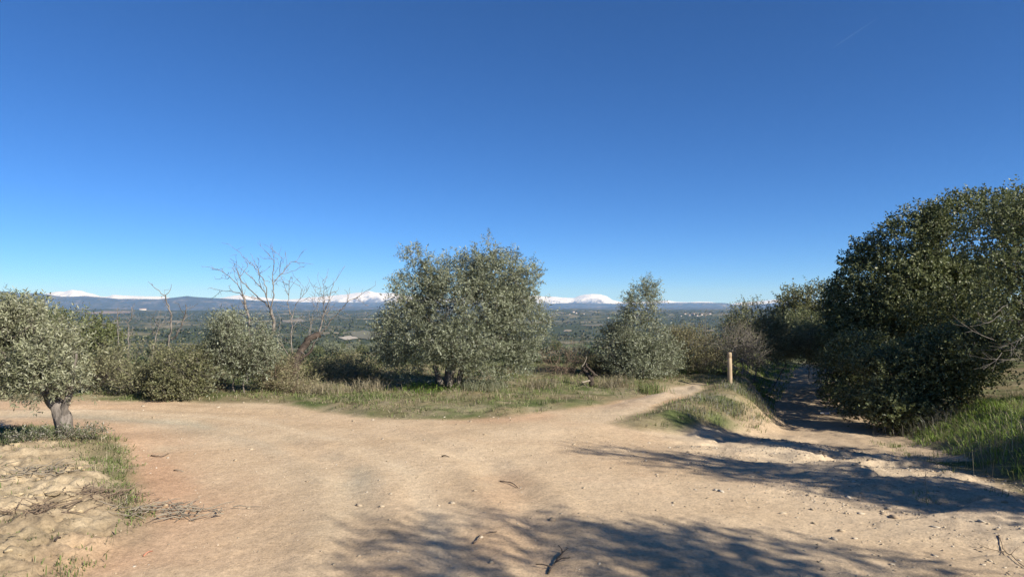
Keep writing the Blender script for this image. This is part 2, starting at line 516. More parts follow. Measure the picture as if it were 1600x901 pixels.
    is_path = (poly_sd(fx, fy, PATH) > -.05) & (fd > 0)
    is_lane = (lsx > LANE_S[3]) & (ld > -1.3) & (fdr < 0.05) & (fr < 58)
    is_road = (fd > 0) & ~is_path & ~is_lane
    rest = ~(is_path | is_lane | is_road)
    V = np.stack([x, y, z], -1)
    objs = {}
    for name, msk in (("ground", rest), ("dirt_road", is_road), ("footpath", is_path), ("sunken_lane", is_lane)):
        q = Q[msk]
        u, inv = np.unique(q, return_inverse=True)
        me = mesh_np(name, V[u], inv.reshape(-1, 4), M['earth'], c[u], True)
        if name == 'ground':                             # the dug soil is crumbly, not smooth
            fl = poly_sd(fx[msk], fy[msk], CLOD) < -.2
            me.polygons.foreach_set('use_smooth', fl | True)
        o = link(name, me); o['kind'] = 'structure'
        objs[name] = o
    return objs
GROUND = build_ground()

# ------------------------------------------------------------------ far hills and snow mountains
def ridge(name, dist, prof, depth, zbot, colfn, seed, n=700, m=34, rough=.25, az0=-46, az1=46, nz=1.0):
    """a mountain range as a height field: crest line from (image column, crest row) pairs"""
    az = np.radians(np.linspace(az0, az1, n))
    px = CX + FPX * np.tan(az)
    p = np.array(prof, float)
    el = (HORIZON - np.interp(px, p[:, 0], p[:, 1])) / FPX
    t = np.linspace(-1, 1, m)
    A, Tt = np.meshgrid(az, t)
    Dd = dist + Tt * depth
    X = Dd * np.tan(A); Y = Dd
    crest = EYE + dist * np.tile(el[None], (m, 1))
    sc = dist * .02
    wave = fbm(X / sc, Y / sc, 5, seed)
    rid = 1 - np.abs(fbm(X / sc * .8 + 5, Y / sc * .8, 5, seed + 9)) * 1.8
    fall = 1 - np.abs(Tt) ** 1.25
    Hh = (crest - zbot)
    z = zbot + Hh * (fall + (1 - fall ** 2) * fall * 0 + rough * (1 - np.abs(1 - 2 * fall)) * (wave * .6 + rid * .4 - .2))
    z = z + dist * .00035 * nz * fbm(X / (sc * .35), Y / (sc * .35), 4, seed + 4) * (fall > .5)
    V = np.stack([X, Y, z], -1).reshape(-1, 3)
    i = np.arange(m - 1)[:, None] * n; j = np.arange(n - 1)[None]
    Q = np.stack([i + j, i + j + 1, i + n + j + 1, i + n + j], -1).reshape(-1, 4)
    c = colfn(X.ravel(), Y.ravel(), z.ravel(), ((z - zbot) / np.maximum(Hh, 1)).ravel(), sc)
    o = link(name, mesh_np(name, V, Q, M['far'], c, True)); o['kind'] = 'structure'
    return o

def c_hill(x, y, z, f, sc):
    n1 = fbm(x / sc * 1.5, y / sc * 1.5, 4, 81); n2 = fbm(x / sc * 5, y / sc * 5, 3, 82)
    a, b, d = np.array([.045, .052, .03]), np.array([.10, .09, .055]), np.array([.26, .22, .16])
    w = sm(-.1, .5, n1 + .4 * n2)[:, None]; w2 = (sm(.35, .6, n1 * .6 + n2 * .7) * .6)[:, None]
    return (a * (1 - w) + b * w) * (1 - w2) + d * w2

def c_snow(x, y, z, f, sc):
    n1 = fbm(x / sc * 2.2, y / sc * 2.2, 5, 91); n2 = fbm(x / sc * 9, y / sc * 4, 3, 92)
    w = sm(.15, .6, f * 1.5 - .45 + .55 * n1 + .4 * n2)[:, None]
    return np.array([.11, .105, .10]) * (1 - w) + np.array([.66, .68, .72]) * w

SNOW = [(-300, 468), (40, 466), (66, 459), (80, 456.5), (92, 455), (100, 455.5), (106, 453.5), (112, 452), (120, 453.5), (128, 454), (136, 457), (146, 459), (158, 463), (168, 463), (176, 460), (188, 460.8), (200, 461.5), (225, 462.5), (250, 463), (268, 465), (300, 466), (345, 465),
        (366, 461.5), (380, 460), (392, 463), (410, 464), (440, 468), (462, 467), (480, 464.5), (500, 463.2), (522, 461.5), (540, 459.5), (556, 457.2), (568, 456), (577, 454), (586, 456.5), (598, 457.6), (612, 457), (640, 462), (690, 466), (760, 464), (830, 461),
        (850, 463), (866, 463.4), (880, 464.5), (896, 465.2), (906, 461.5), (914, 459.6), (926, 458.8), (938, 459.6), (948, 462.5), (956, 468), (970, 471.5), (1000, 471), (1028, 470.5), (1042, 468.8), (1056, 471.2), (1075, 471.8), (1090, 470.6), (1106, 471), (1125, 473.5), (1142, 475), (1152, 472.6), (1166, 472), (1190, 470), (1210, 467.5), (1226, 469.5), (1260, 473), (1400, 471), (2000, 470)]
ridge("snow_mountains", 37000, SNOW, 5000, -250, c_snow, 7, 800, 44, .45, nz=.9)
HILL_FAR = [(-300, 458), (0, 463), (60, 465), (150, 467), (300, 467.5), (450, 470), (470, 471.5), (600, 472.5), (800, 473.5), (860, 474), (900, 472.8), (940, 474), (1000, 474), (1040, 473), (1070, 472.4), (1110, 472.4), (1132, 472.8), (1150, 476), (1168, 477.5), (1190, 475), (1215, 472), (1245, 470.5), (1300, 472), (2000, 468)]
ridge("blue_hills", 27000, HILL_FAR, 4500, -300, c_hill, 17, 520, 26, .3)
HILL_NEAR = [(-300, 450), (-60, 453), (0, 454.5), (14, 454.8), (26, 458), (60, 457.5), (80, 460.5), (96, 463), (112, 463), (135, 462), (160, 464.2), (185, 466.5), (210, 466.5), (250, 467), (275, 464), (292, 462), (305, 463.5), (330, 465), (352, 466), (370, 467), (400, 469), (430, 471), (462, 474), (500, 477.5), (560, 478.5), (600, 480), (2000, 480)]
ridge("wooded_hills", 19500, HILL_NEAR, 3800, -160, c_hill, 27, 520, 28, .3)

# ------------------------------------------------------------------ leaves, twigs, trees
def unit(v): return v / (np.linalg.norm(v, axis=-1, keepdims=True) + 1e-9)

def leaves(rng, lobes, n_twigs, per, tw_len, lf, lw, cols, up=.3, void=.5, vscale=2.2, shell=.55, clip=None, spread=.9):
    """leafy shoots spread through the crown volume -> geometry + shoot roots"""
    vol = np.array([a[3] * a[4] * a[5] for a in lobes]) ** .8
    pick = rng.choice(len(lobes), int(n_twigs * 1.9), p=vol / vol.sum())
    Lb = np.array(lobes)[pick]
    d = unit(rng.normal(size=(len(pick), 3)))
    rad = rng.random(len(pick)) ** (shell * .6)
    P = Lb[:, :3] + d * rad[:, None] * Lb[:, 3:6]
    keep = vnoise3(P * vscale + 31.7, 5) + .35 * (vnoise3(P * vscale * 2.7, 6) - .5) > void * (1 - .3 * (rng.random(len(P)) < .3))
    P, d = P[keep][:n_twigs], d[keep][:n_twigs]
    if clip is not None:
        k = clip(P); P, d = P[k], d[k]
    n = len(P)
    ax = unit(d * .8 + np.array([0, 0, up]) + rng.normal(0, .55, (n, 3)))
    L = tw_len * rng.uniform(.55, 1.3, n)
    t = np.tile((np.arange(per) + .3) / per, n) + rng.normal(0, .05, n * per)
    rep = np.repeat(np.arange(n), per)
    A = ax[rep]; sag = np.zeros((n * per, 3)); sag[:, 2] = -.18 * (t * L[rep]) ** 2
    base = P[rep] + A * (t * L[rep])[:, None] + sag
    side = unit(np.cross(A, rng.normal(size=(n * per, 3))))
    ld = unit(A * (1 - .45 * spread) + side * spread + rng.normal(0, .18, A.shape))
    wd = unit(np.cross(ld, rng.normal(size=A.shape)))
    ll = (lf * rng.uniform(.65, 1.25, n * per))[:, None]; ww = (lw * rng.uniform(.7, 1.25, n * per))[:, None]
    nn = unit(np.cross(ld, wd))
    V = np.stack([base, base + ld * ll * .45 + wd * ww * .5 + nn * ll * .06, base + ld * ll, base + ld * ll * .45 - wd * ww * .5 + nn * ll * .06], 1).reshape(-1, 3)
    Q = np.arange(n * per * 4).reshape(-1, 4)
    cc = np.array([c[:3] for c in cols]); pw = np.array([c[3] for c in cols]); pw = pw / pw.sum()
    ci = rng.choice(len(cols), n * per, p=pw)
    tone = (rng.uniform(.8, 1.2, n))[rep] * rng.uniform(.8, 1.2, n * per)
    C = np.repeat(cc[ci] * tone[:, None], 4, 0)
    return V, Q, C, P, ax, L

def skeleton(rng, trunk, targets, step=.18, jit=.018, rtip=.004, power=.43, rmax=None, cost=.0):
    """grow limbs from a trunk polyline to target points; returns chains of (points, radii)"""
    pos = [np.asarray(p) for p in trunk]; par = [-1] + list(range(len(trunk) - 1))
    top = pos[-1]
    order = np.argsort(np.linalg.norm(targets - top, axis=1))
    start_free = max(1, int(len(trunk) * .35))
    for k in order:
        a = targets[k]
        N_ = np.array(pos)
        D = np.linalg.norm(N_ - a, axis=1) + cost * np.maximum(0, N_[:, 2] - a[2])
        D[:start_free] += 5
        i = int(np.argmin(D)); d = np.linalg.norm(pos[i] - a)
        if d < step * .6: continue
        p0 = pos[i]
        dirp = unit(p0 - pos[par[i]]) if par[i] >= 0 else np.array([0, 0, 1.])
        m = max(2, int(d / step))
        ctrl = p0 + dirp * d * .35
        prev = i
        for q in range(1, m + 1):
            t = q / m
            pt = (1 - t) ** 2 * p0 + 2 * t * (1 - t) * ctrl + t * t * a + rng.normal(0, jit, 3)
            pos.append(pt); par.append(prev); prev = len(pos) - 1
    n = len(pos); cnt = np.zeros(n); kids = [[] for _ in range(n)]
    for i in range(1, n): kids[par[i]].append(i)
    for i in range(n - 1, -1, -1):
        cnt[i] = max(1, sum(cnt[k] for k in kids[i]))
    rad = rtip * cnt ** power
    if rmax: rad = np.minimum(rad, rmax)
    chains = []
    stack = [(0, None)]
    while stack:
        i, p = stack.pop()
        ch = [p, i] if p is not None else [i]
        while kids[i]:
            ks = sorted(kids[i], key=lambda k: -cnt[k])
            for k in ks[1:]: stack.append((k, i))
            ch.append(ks[0]); i = ks[0]
        if len(ch) > 1:
            P = np.array([pos[c] for c in ch]); rr = np.array([rad[c] for c in ch])
            if p is not None: rr[0] = min(rr[0], rr[1] * 1.25)
            rr[-1] *= .5
            chains.append((P, rr))
    return chains

OLIVE_C = [(.20, .215, .13, 5), (.25, .262, .17, 4), (.32, .33, .24, 2.2), (.13, .143, .078, 3)]
OLIVE_Y = [(.235, .238, .14, 5), (.29, .29, .18, 3.2), (.37, .365, .25, 2.2), (.15, .158, .082, 3)]
OAK_C = [(.13, .145, .06, 5), (.175, .188, .082, 3), (.085, .098, .04, 3), (.22, .22, .11, .6)]
SCRUB_C = [(.19, .18, .085, 4), (.24, .215, .115, 3), (.13, .13, .055, 3), (.29, .24, .15, 1.4)]
DARKSCRUB_C = [(.05, .055, .025, 4), (.08, .08, .035, 3), (.03, .033, .015, 2)]
BROWN_C = [(.24, .19, .12, 3), (.19, .15, .095, 3), (.15, .14, .07, 3), (.30, .25, .16, 1)]

def plant(name, label, cat, base, lobes, seed, n_twigs, per, tw_len, lf, lw, cols, mat, trunk=None, stems=1, r_tip=.004, n_limb=70, power=.42, up=.3, void=.45,
          vscale=2.2, shell=.55, clip=None, group=None, rmax=None, spread=.9, wood='bark', twigs=True, trunk_r=None, k=5, part='trunk', leafpart='crown'):
    rng = np.random.default_rng(seed)
    base = np.asarray(base, float)
    root = thing(name, label, cat, base, group)
    V, Q, C, P, ax, L = leaves(rng, lobes, n_twigs, per, tw_len, lf, lw, cols, up, void, vscale, shell, clip, spread)
    link(leafpart, mesh_np(leafpart, V - base, Q, M[mat], C), root)
    lo = np.array(lobes)
    g = Geo()
    cen = (lo[:, :3] * lo[:, 3:4]).sum(0) / lo[:, 3].sum()
    if trunk is None:
        trunk = [base + np.array([0, 0, -.1]), base + (cen - base) * .25 + rng.normal(0, .03, 3), base + (cen - base) * .5 + rng.normal(0, .05, 3)]
    sel = rng.choice(len(P), min(len(P), n_limb), replace=False)
    groups = np.array_split(sel[np.argsort(np.arctan2(P[sel, 1] - base[1], P[sel, 0] - base[0]))], stems)
    for si, gs in enumerate(groups):
        off = np.zeros(3) if stems == 1 else np.array([math.cos(si * 2.4) * .07, math.sin(si * 2.4) * .07, 0]) * (1 + .4 * stems)
        tr = curve(np.asarray(trunk) + off * np.array([1, 1, 0]), .1, rng, .006)
        for (pp, rr) in skeleton(rng, tr, P[gs], rtip=r_tip, power=power, rmax=rmax):
            tube(g, pp, rr, k)
    if twigs:                                            # woody shoot stems inside the crown
        q = rng.choice(len(P), min(len(P), 1500), replace=False)
        a = P[q] - ax[q] * L[q][:, None] * .35; b = P[q] + ax[q] * L[q][:, None] * .9
        w = unit(np.cross(ax[q], rng.normal(size=(len(q), 3)))) * r_tip * .55
        w2 = unit(np.cross(ax[q], w)) * r_tip * .55
        VV = np.stack([a + w, a - w * .5 + w2 * .87, a - w * .5 - w2 * .87, b], 1).reshape(-1, 3)
        o = np.arange(len(q))[:, None] * 4
        g.add(VV, T=np.concatenate([o + np.array([[0, 1, 3]]), o + np.array([[1, 2, 3]]), o + np.array([[2, 0, 3]])]))
    if trunk_r:
        for q_, (pts, rads, rough) in enumerate(trunk_r):
            cv = curve(pts, .04, rng, .004)
            tube(g, cv, np.interp(np.linspace(0, 1, len(cv)), np.linspace(0, 1, len(rads)), rads), 20, rough=rough, seed=seed + q_, cap=True)
    link(part, g.mesh(part, M[wood], True, base), root)
    return root

def lobe(px, py, Y, wpx, hpx, dy=None):
    """an ellipsoid of foliage whose centre stands at depth Y, sizes in metres from image extents at that depth"""
    p = at(px, py, Y); s = Y / FPX
    return (p[0], p[1], p[2], wpx * s, (dy if dy else wpx * s), hpx * s)

def gbase(px, Y):
    x = (px - CX) / FPX * Y
    return np.array([x, Y, h1(x, Y)])

# --- foreground olive on the left island
b = np.array([OLIVE_L[0], OLIVE_L[1], h1(*OLIVE_L)])
Yo = b[1]
lob = [lobe(30, 550, Yo, 64, 52), lobe(86, 556, Yo, 42, 34), lobe(-50, 550, Yo, 64, 54), lobe(60, 515, Yo + .2, 50, 34), lobe(58, 590, Yo - .1, 34, 18), lobe(96, 508, Yo, 16, 20), lobe(10, 500, Yo, 36, 26), lobe(10, 592, Yo, 44, 18), lobe(-60, 600, Yo, 40, 20), lobe(70, 606, Yo - .12, 40, 17), lobe(112, 596, Yo - .12, 26, 16), lobe(22, 614, Yo - .1, 36, 13)]
tp = [at(102, 715, Yo), at(101, 680, Yo), at(96, 648, Yo + .02), at(86, 625, Yo)]
plant('olive_tree', 'small pruned olive tree with gnarled grey trunk standing alone on the mound at far left', 'tree', b, lob, 11, 2600, 13, .21, .053, .0125, OLIVE_Y, 'olive',
      trunk=tp, n_limb=110, r_tip=.004, void=.52, up=.8, vscale=2.4,
      trunk_r=[([at(103, 715, Yo), at(101, 698, Yo), at(101, 680, Yo), at(101, 664, Yo), at(97, 648, Yo), at(88, 632, Yo), at(74, 612, Yo), at(54, 580, Yo)], [.15, .11, .088, .08, .072, .052, .034, .022], .24),
               ([at(99, 652, Yo), at(101, 638, Yo - .03), at(106, 618, Yo - .03), at(113, 590, Yo), at(120, 552, Yo)], [.045, .036, .028, .02, .012], .2)])

# --- central olive
b = gbase(700, 13.2)
Yo = 13.2
lob = [lobe(728, 492, Yo, 88, 68), lobe(655, 448, Yo, 40, 44), lobe(632, 520, Yo, 44, 50), lobe(778, 432, Yo, 44, 46), lobe(766, 396, Yo, 22, 30), lobe(815, 500, Yo, 42, 56), lobe(702, 440, Yo + .3, 45, 36), lobe(826, 448, Yo, 24, 36), lobe(650, 406, Yo, 22, 18), lobe(720, 538, Yo - .3, 80, 34), lobe(800, 548, Yo, 38, 32), lobe(635, 566, Yo, 32, 24), lobe(756, 586, Yo - .3, 32, 14), lobe(602, 525, Yo, 14, 22), lobe(735, 404, Yo + .1, 16, 16), lobe(690, 562, Yo - .2, 30, 12)]
tp = [at(702, 615, Yo), at(703, 590, Yo), at(708, 565, Yo), at(715, 540, Yo)]
plant('olive_tree', 'large round silvery olive tree with dense crown at the centre of the verge', 'tree', b, lob, 12, 6600, 14, .24, .063, .015, OLIVE_C, 'olive',
      trunk=tp, stems=3, n_limb=190, r_tip=.005, void=.40, up=.35, vscale=2.3,
      trunk_r=[([at(700, 616, Yo), at(700, 600, Yo), at(704, 580, Yo), at(709, 560, Yo), at(720, 530, Yo)], [.13, .095, .075, .06, .04], .3), ([at(690, 614, Yo - .1), at(686, 595, Yo - .1), at(678, 570, Yo)], [.08, .055, .035], .3), ([at(712, 614, Yo + .1), at(717, 595, Yo + .05), at(728, 565, Yo)], [.08, .055, .035], .3)])

def simple(px, Y): return gbase(px, Y)

# --- plants of the hedge on the left
plant('holm_oak', 'dark green holm oak at the far left edge behind the pruned olive', 'tree', simple(10, 16), [lobe(30, 510, 16, 62, 48), lobe(-40, 510, 16, 70, 55), lobe(80, 525, 16, 40, 32), lobe(0, 560, 16, 80, 50)], 21, 2400, 10, .22, .05, .032, OAK_C, 'oak', void=.42)
plant('holm_oak', 'rounded yellow-green oak bush just right of the far left dark oak', 'shrub', simple(125, 15), [lobe(120, 530, 15, 58, 42), lobe(165, 550, 15, 40, 34), lobe(110, 580, 15, 70, 40)], 22, 1700, 10, .22, .05, .028, [(.13, .15, .055, 4), (.18, .19, .08, 3), (.09, .10, .04, 2)], 'oak', void=.46)
plant('shrub', 'olive-green roadside shrub nearest the pruned olive, with pale leaves', 'shrub', simple(190, 12.2), [lobe(190, 578, 12.2, 46, 32), lobe(228, 570, 12.4, 36, 34), lobe(158, 596, 12.2, 32, 22), lobe(230, 602, 12.2, 44, 20)], 23, 1700, 11, .22, .045, .016, [(.20, .195, .10, 4), (.26, .245, .14, 3), (.13, .13, .065, 3)], 'olive', stems=4, void=.48, up=.9)
plant('shrub', 'low rounded shrub drooping onto the road edge below the leaning dead tree', 'shrub', simple(288, 11.9), [lobe(288, 580, 11.9, 45, 40), lobe(280, 607, 11.8, 46, 18), lobe(310, 560, 12.2, 30, 26)], 24, 2100, 10, .17, .034, .018, [(.14, .145, .065, 4), (.19, .185, .09, 3), (.24, .22, .13, 1), (.09, .09, .045, 2)], 'olive', stems=3, void=.42, up=.2)
plant('olive_tree', 'young olive bush with a visible pale stem in front of the bare trees', 'tree', simple(375, 12.3), [lobe(375, 535, 12.3, 45, 40), lobe(350, 570, 12.3, 36, 40), lobe(395, 560, 12.4, 34, 38), lobe(360, 510, 12.4, 30, 18), lobe(345, 600, 12.2, 22, 16)], 25, 1900, 12, .24, .052, .014, OLIVE_C, 'olive', stems=2, n_limb=80, void=.48, up=.5)
plant('shrub', 'straw-green twiggy scrub between the young olive bush and the gnarled split trunk', 'shrub', simple(430, 12.8), [lobe(430, 590, 12.8, 40, 34), lobe(415, 570, 13, 26, 24)], 26, 1000, 9, .25, .04, .012, [(.25, .22, .125, 3), (.19, .175, .09, 3), (.16, .16, .075, 3), (.31, .27, .17, 1)], 'scrub', stems=5, void=.4, up=.8, wood='twig')
plant('shrub', 'low olive-brown scrub behind the gnarled split trunk on the rim', 'shrub', simple(530, 14.4), [lobe(525, 592, 14.4, 55, 20), lobe(490, 588, 14.6, 34, 20), lobe(575, 594, 14.2, 36, 18), lobe(545, 580, 16, 50, 22)], 27, 2200, 9, .25, .045, .015, SCRUB_C, 'scrub', stems=5, void=.38, up=.8)

for k, (u_, d_, w_, top, lab) in enumerate([(258, 12.6, 24, 575, 'dry straw-coloured scrub filling the gap between the pale shrub and the low rounded shrub'), (326, 12.5, 22, 580, 'dry straw-coloured scrub filling the gap left of the young olive bush'), (120, 13.0, 30, 585, 'dry yellowish scrub along the road edge right behind the pruned olive'), (462, 12.6, 26, 592, 'low tangled dry scrub in front of the gnarled split trunk')]):
    plant('shrub', lab, 'shrub', simple(u_, d_), [lobe(u_, top + 14, d_, w_, 18), lobe(u_ - w_ * .5, top + 24, d_, w_ * .7, 13), lobe(u_ + w_ * .6, top + 22, d_, w_ * .7, 13)], 130 + k, 620, 9, .24, .042, .011, [(.30, .26, .155, 3), (.24, .215, .115, 3), (.18, .175, .08, 3), (.36, .315, .20, 1)], 'scrub', stems=5, n_limb=60, void=.4, up=.9, wood='twig')

# --- plants right of the central olive
plant('shrub', 'brown leafless thicket against the right flank of the central olive', 'shrub', simple(875, 15.5), [lobe(880, 570, 15.5, 44, 30), lobe(905, 560, 16, 30, 26)], 31, 420, 6, .4, .03, .008, BROWN_C, 'scrub', stems=7, n_limb=140, r_tip=.005, void=.3, up=1.0, wood='twig')
plant('olive_tree', 'slender olive tree with a narrow tall top and skirted base', 'tree', simple(1000, 15.2), [lobe(1004, 470, 15.2, 25, 22), lobe(1002, 488, 15.2, 30, 22), lobe(996, 508, 15.2, 34, 26), lobe(1010, 535, 15.2, 40, 34), lobe(975, 550, 15.2, 44, 30), lobe(1030, 560, 15.2, 34, 32), lobe(1015, 452, 15.2, 13, 10), lobe(1000, 575, 15, 50, 22)], 32, 3000, 12, .25, .058, .0155, OLIVE_C, 'olive', n_limb=110, void=.38, up=.5)
plant('shrub', 'olive-brown bush leaning left at the foot of the slender olive', 'shrub', simple(945, 15.6), [lobe(945, 555, 15.6, 28, 30), lobe(960, 530, 15.8, 24, 18), lobe(935, 575, 15.4, 26, 18)], 33, 1000, 10, .24, .05, .018, SCRUB_C, 'scrub', stems=3, void=.42, up=.5)
plant('shrub', 'yellowish brown scrub bush between the slender olive and the marker post', 'shrub', simple(1085, 16), [lobe(1085, 550, 16, 38, 38), lobe(1060, 540, 16.2, 28, 26), lobe(1105, 575, 15.6, 30, 22)], 34, 1500, 10, .26, .045, .015, [(.24, .22, .105, 4), (.29, .25, .14, 3), (.17, .16, .075, 3), (.15, .125, .07, 2)], 'scrub', stems=5, void=.4, up=.8)
plant('olive_tree', 'grey-green spreading olive behind the marker post', 'tree', simple(1165, 17.5), [lobe(1175, 500, 17.5, 34, 26), lobe(1190, 535, 17.5, 50, 32), lobe(1230, 530, 17.5, 36, 30), lobe(1150, 530, 17.5, 26, 30), lobe(1255, 535, 18, 30, 26)], 35, 2300, 11, .28, .062, .017, [(.18, .19, .095, 5), (.23, .235, .13, 3), (.12, .125, .06, 3)], 'olive', n_limb=130, void=.42, up=.4)
plant('shrub', 'bare grey-purple brush tangled right behind the marker post', 'shrub', simple(1150, 15.4), [lobe(1150, 540, 15.4, 36, 34), lobe(1175, 555, 15.4, 24, 22)], 36, 520, 7, .35, .04, .012, [(.17, .165, .09, 3), (.22, .20, .12, 2), (.14, .12, .09, 2)], 'scrub', stems=4, n_limb=110, r_tip=.0055, void=.25, up=.6, wood='deadwood')
plant('holm_oak', 'distant rounded oak rising above the lane left of the big dark oaks', 'tree', simple(1262, 25), [lobe(1255, 480, 25, 40, 36), lobe(1280, 470, 25, 30, 32), lobe(1230, 490, 25, 24, 22), lobe(1270, 520, 25, 50, 36)], 37, 1800, 10, .34, .075, .045, [(.15, .155, .065, 4), (.20, .195, .09, 3), (.09, .095, .04, 3)], 'oak', n_limb=80, void=.42)
plant('shrub', 'shaded evergreen bush over the far bend of the lane', 'shrub', simple(1290, 21), [lobe(1285, 540, 21, 36, 34), lobe(1310, 530, 21, 40, 46)], 38, 1300, 10, .3, .06, .036, OAK_C, 'oak', void=.4)

plant('holm_oak', 'leaning evergreen arching over the shaded lane between the olives and the huge oak', 'tree', simple(1205, 21.5), [lobe(1232, 536, 19.5, 40, 24), lobe(1282, 532, 20.5, 42, 28), lobe(1255, 516, 22, 46, 28), lobe(1304, 540, 17.5, 28, 30), lobe(1210, 545, 21, 26, 22)], 39, 2400, 10, .28, .06, .026, [(.15, .165, .07, 4), (.20, .21, .10, 3), (.10, .11, .048, 3)], 'oak', n_limb=90, void=.36)

# --- the big holm oaks on the right
lob = [lobe(1400, 470, 16, 92, 88), lobe(1380, 530, 15.6, 80, 70), lobe(1450, 400, 16, 88, 66), lobe(1520, 375, 15.6, 80, 75), lobe(1480, 490, 14.8, 100, 80), lobe(1355, 425, 16.4, 36, 50), lobe(1330, 480, 16.2, 42, 48), lobe(1545, 330, 15.8, 46, 30), lobe(1440, 350, 16, 40, 28), lobe(1318, 545, 16, 34, 44)]
plant('holm_oak', 'huge dark holm oak whose dense crown hangs over the right side of the sunken lane', 'tree', simple(1440, 16), lob, 41, 10500, 12, .25, .059, .038, OAK_C, 'oak', stems=3, n_limb=200, r_tip=.007, void=.42, vscale=1.5, shell=.4)
lob = [lobe(1390, 600, 12.6, 60, 52), lobe(1450, 585, 12.4, 60, 56), lobe(1345, 600, 13.2, 44, 48), lobe(1500, 560, 12.2, 60, 50), lobe(1400, 640, 12, 50, 24), lobe(1318, 590, 14.4, 34, 46), lobe(1350, 560, 14, 50, 40)]
plant('shrub', 'low dark evergreen undergrowth lining the right edge of the lane beneath the huge oak', 'shrub', simple(1420, 12.6), lob, 44, 5600, 10, .22, .055, .034, OAK_C, 'oak', stems=5, n_limb=120, r_tip=.004, void=.38, vscale=1.8)
lob = [(x_, y_, h1(x_, y_) + .9, 1.25, 1.25, 1.25) for x_, y_ in [(9.5, 16.3), (10.5, 18.3), (11.7, 20.4), (13.0, 22.8), (14.3, 25.2), (15.6, 27.8), (17.2, 30.5)]] + [(x_ + 1.0, y_, h1(x_, y_) + 2.3, 1.3, 1.3, 1.2) for x_, y_ in [(10.5, 18.3), (11.7, 20.4), (13.0, 22.8), (14.3, 25.2), (15.6, 27.8)]]  # mostly hidden foliage, added to block the sun from the lane floor
plant('shrub', 'evergreen thicket added down the right side of the lane to keep it dark', 'shrub', (12.5, 21.5, h1(12.5, 21.5)), lob, 45, 3800, 9, .34, .12, .085, OAK_C, 'oak', stems=5, n_limb=120, r_tip=.006, void=.30, vscale=1.2)
lob = [lobe(1610, 372, 11.6, 90, 76), lobe(1700, 395, 11.6, 120, 100), lobe(1600, 470, 11, 80, 80), lobe(1700, 520, 11, 100, 90), lobe(1580, 550, 11, 70, 46), lobe(1620, 322, 12, 60, 30)]
plant('holm_oak', 'dark holm oak cut off by the right edge of the picture with dead lower branches', 'tree', simple(1690, 11.6), lob, 42, 5400, 11, .23, .048, .031, OAK_C, 'oak', stems=2, n_limb=160, r_tip=.006, void=.40, vscale=1.6, shell=.45)
lob = [lobe(1380, 480, 18, 70, 70), lobe(1340, 540, 18, 50, 70), lobe(1440, 500, 18, 70, 90)]
plant('holm_oak', 'shadowed holm oak further down the lane behind the huge dark one', 'tree', simple(1400, 18.5), lob, 43, 1500, 10, .3, .07, .045, OAK_C, 'oak', n_limb=80, void=.38)

# --- trees just outside the picture on the right bank; their shadows cross the road
def roadside(label, n, s, h, hw, seed, z0=1.6, ntw=1500, power=1.0, lobes=None):
    ex, ey = -math.sin(SUN_AZ), -math.cos(SUN_AZ)          # the way shadows fall
    nx, ny = -ey, ex
    if nx * .6 + ny * .8 < 0: nx, ny = -nx, -ny
    x, y = nx * n - ex * s, ny * n - ey * s
    z = h1(x, y)
    b_ = np.array([x, y, z])
    if lobes is None:
        lobes = [(0, 0, .82, hw * .7, .17), (.1, 0, .66, hw, .17), (-.15, .1, .5, hw * .95, .16), (.2, -.1, .36, hw * .7, .13)]
    lob_ = [(x + nx * a * hw + ex * bb * hw, y + ny * a * hw + ey * bb * hw, c * h, w_, w_, hh * h) for a, bb, c, w_, hh in lobes]
    return plant('holm_oak', label, 'tree', b_, lob_, seed, ntw, 10, .3, .06, .036, OAK_C, 'oak', trunk=[b_ - np.array([0, 0, .2]), b_ + np.array([0, 0, h * .25]), b_ + np.array([0, 0, h * .5])], n_limb=90, r_tip=.006, void=.52, vscale=2.0)
roadside('broad holm oak outside the picture casting the wide shadow across the bottom', 3.55, 5.25, 5.4, 1.35, 51, ntw=3000)
roadside('slender holm oak outside the picture casting the long middle shadow band', 7.0, 4.9, 5.3, .72, 52, ntw=1800)
roadside('young holm oak outside the picture casting the shadow at the lane mouth', 9.45, 4.5, 5.0, .78, 53, ntw=1800)
for (px_, Y_, sd, lab) in [(1445, 20.3, 56, 'unseen holm oak added in the thicket to shade the lane from the right'), (1395, 26, 57, 'unseen holm oak added right of the far lane to shade it'), (1470, 23, 54, 'unseen holm oak added behind the huge dark one to shade the middle of the lane'), (1430, 29, 55, 'unseen holm oak added to shade the far bend of the lane')]:  # unseen oaks behind the big ones, added to keep sun off the lane
    plant('holm_oak', lab, 'tree', simple(px_, Y_), [lobe(px_, 510, Y_, 70, 55), lobe(px_ - 60, 520, Y_, 40, 45), lobe(px_, 560, Y_, 80, 30)], sd, 900, 9, .38, .11, .07, OAK_C, 'oak', n_limb=50, void=.38)

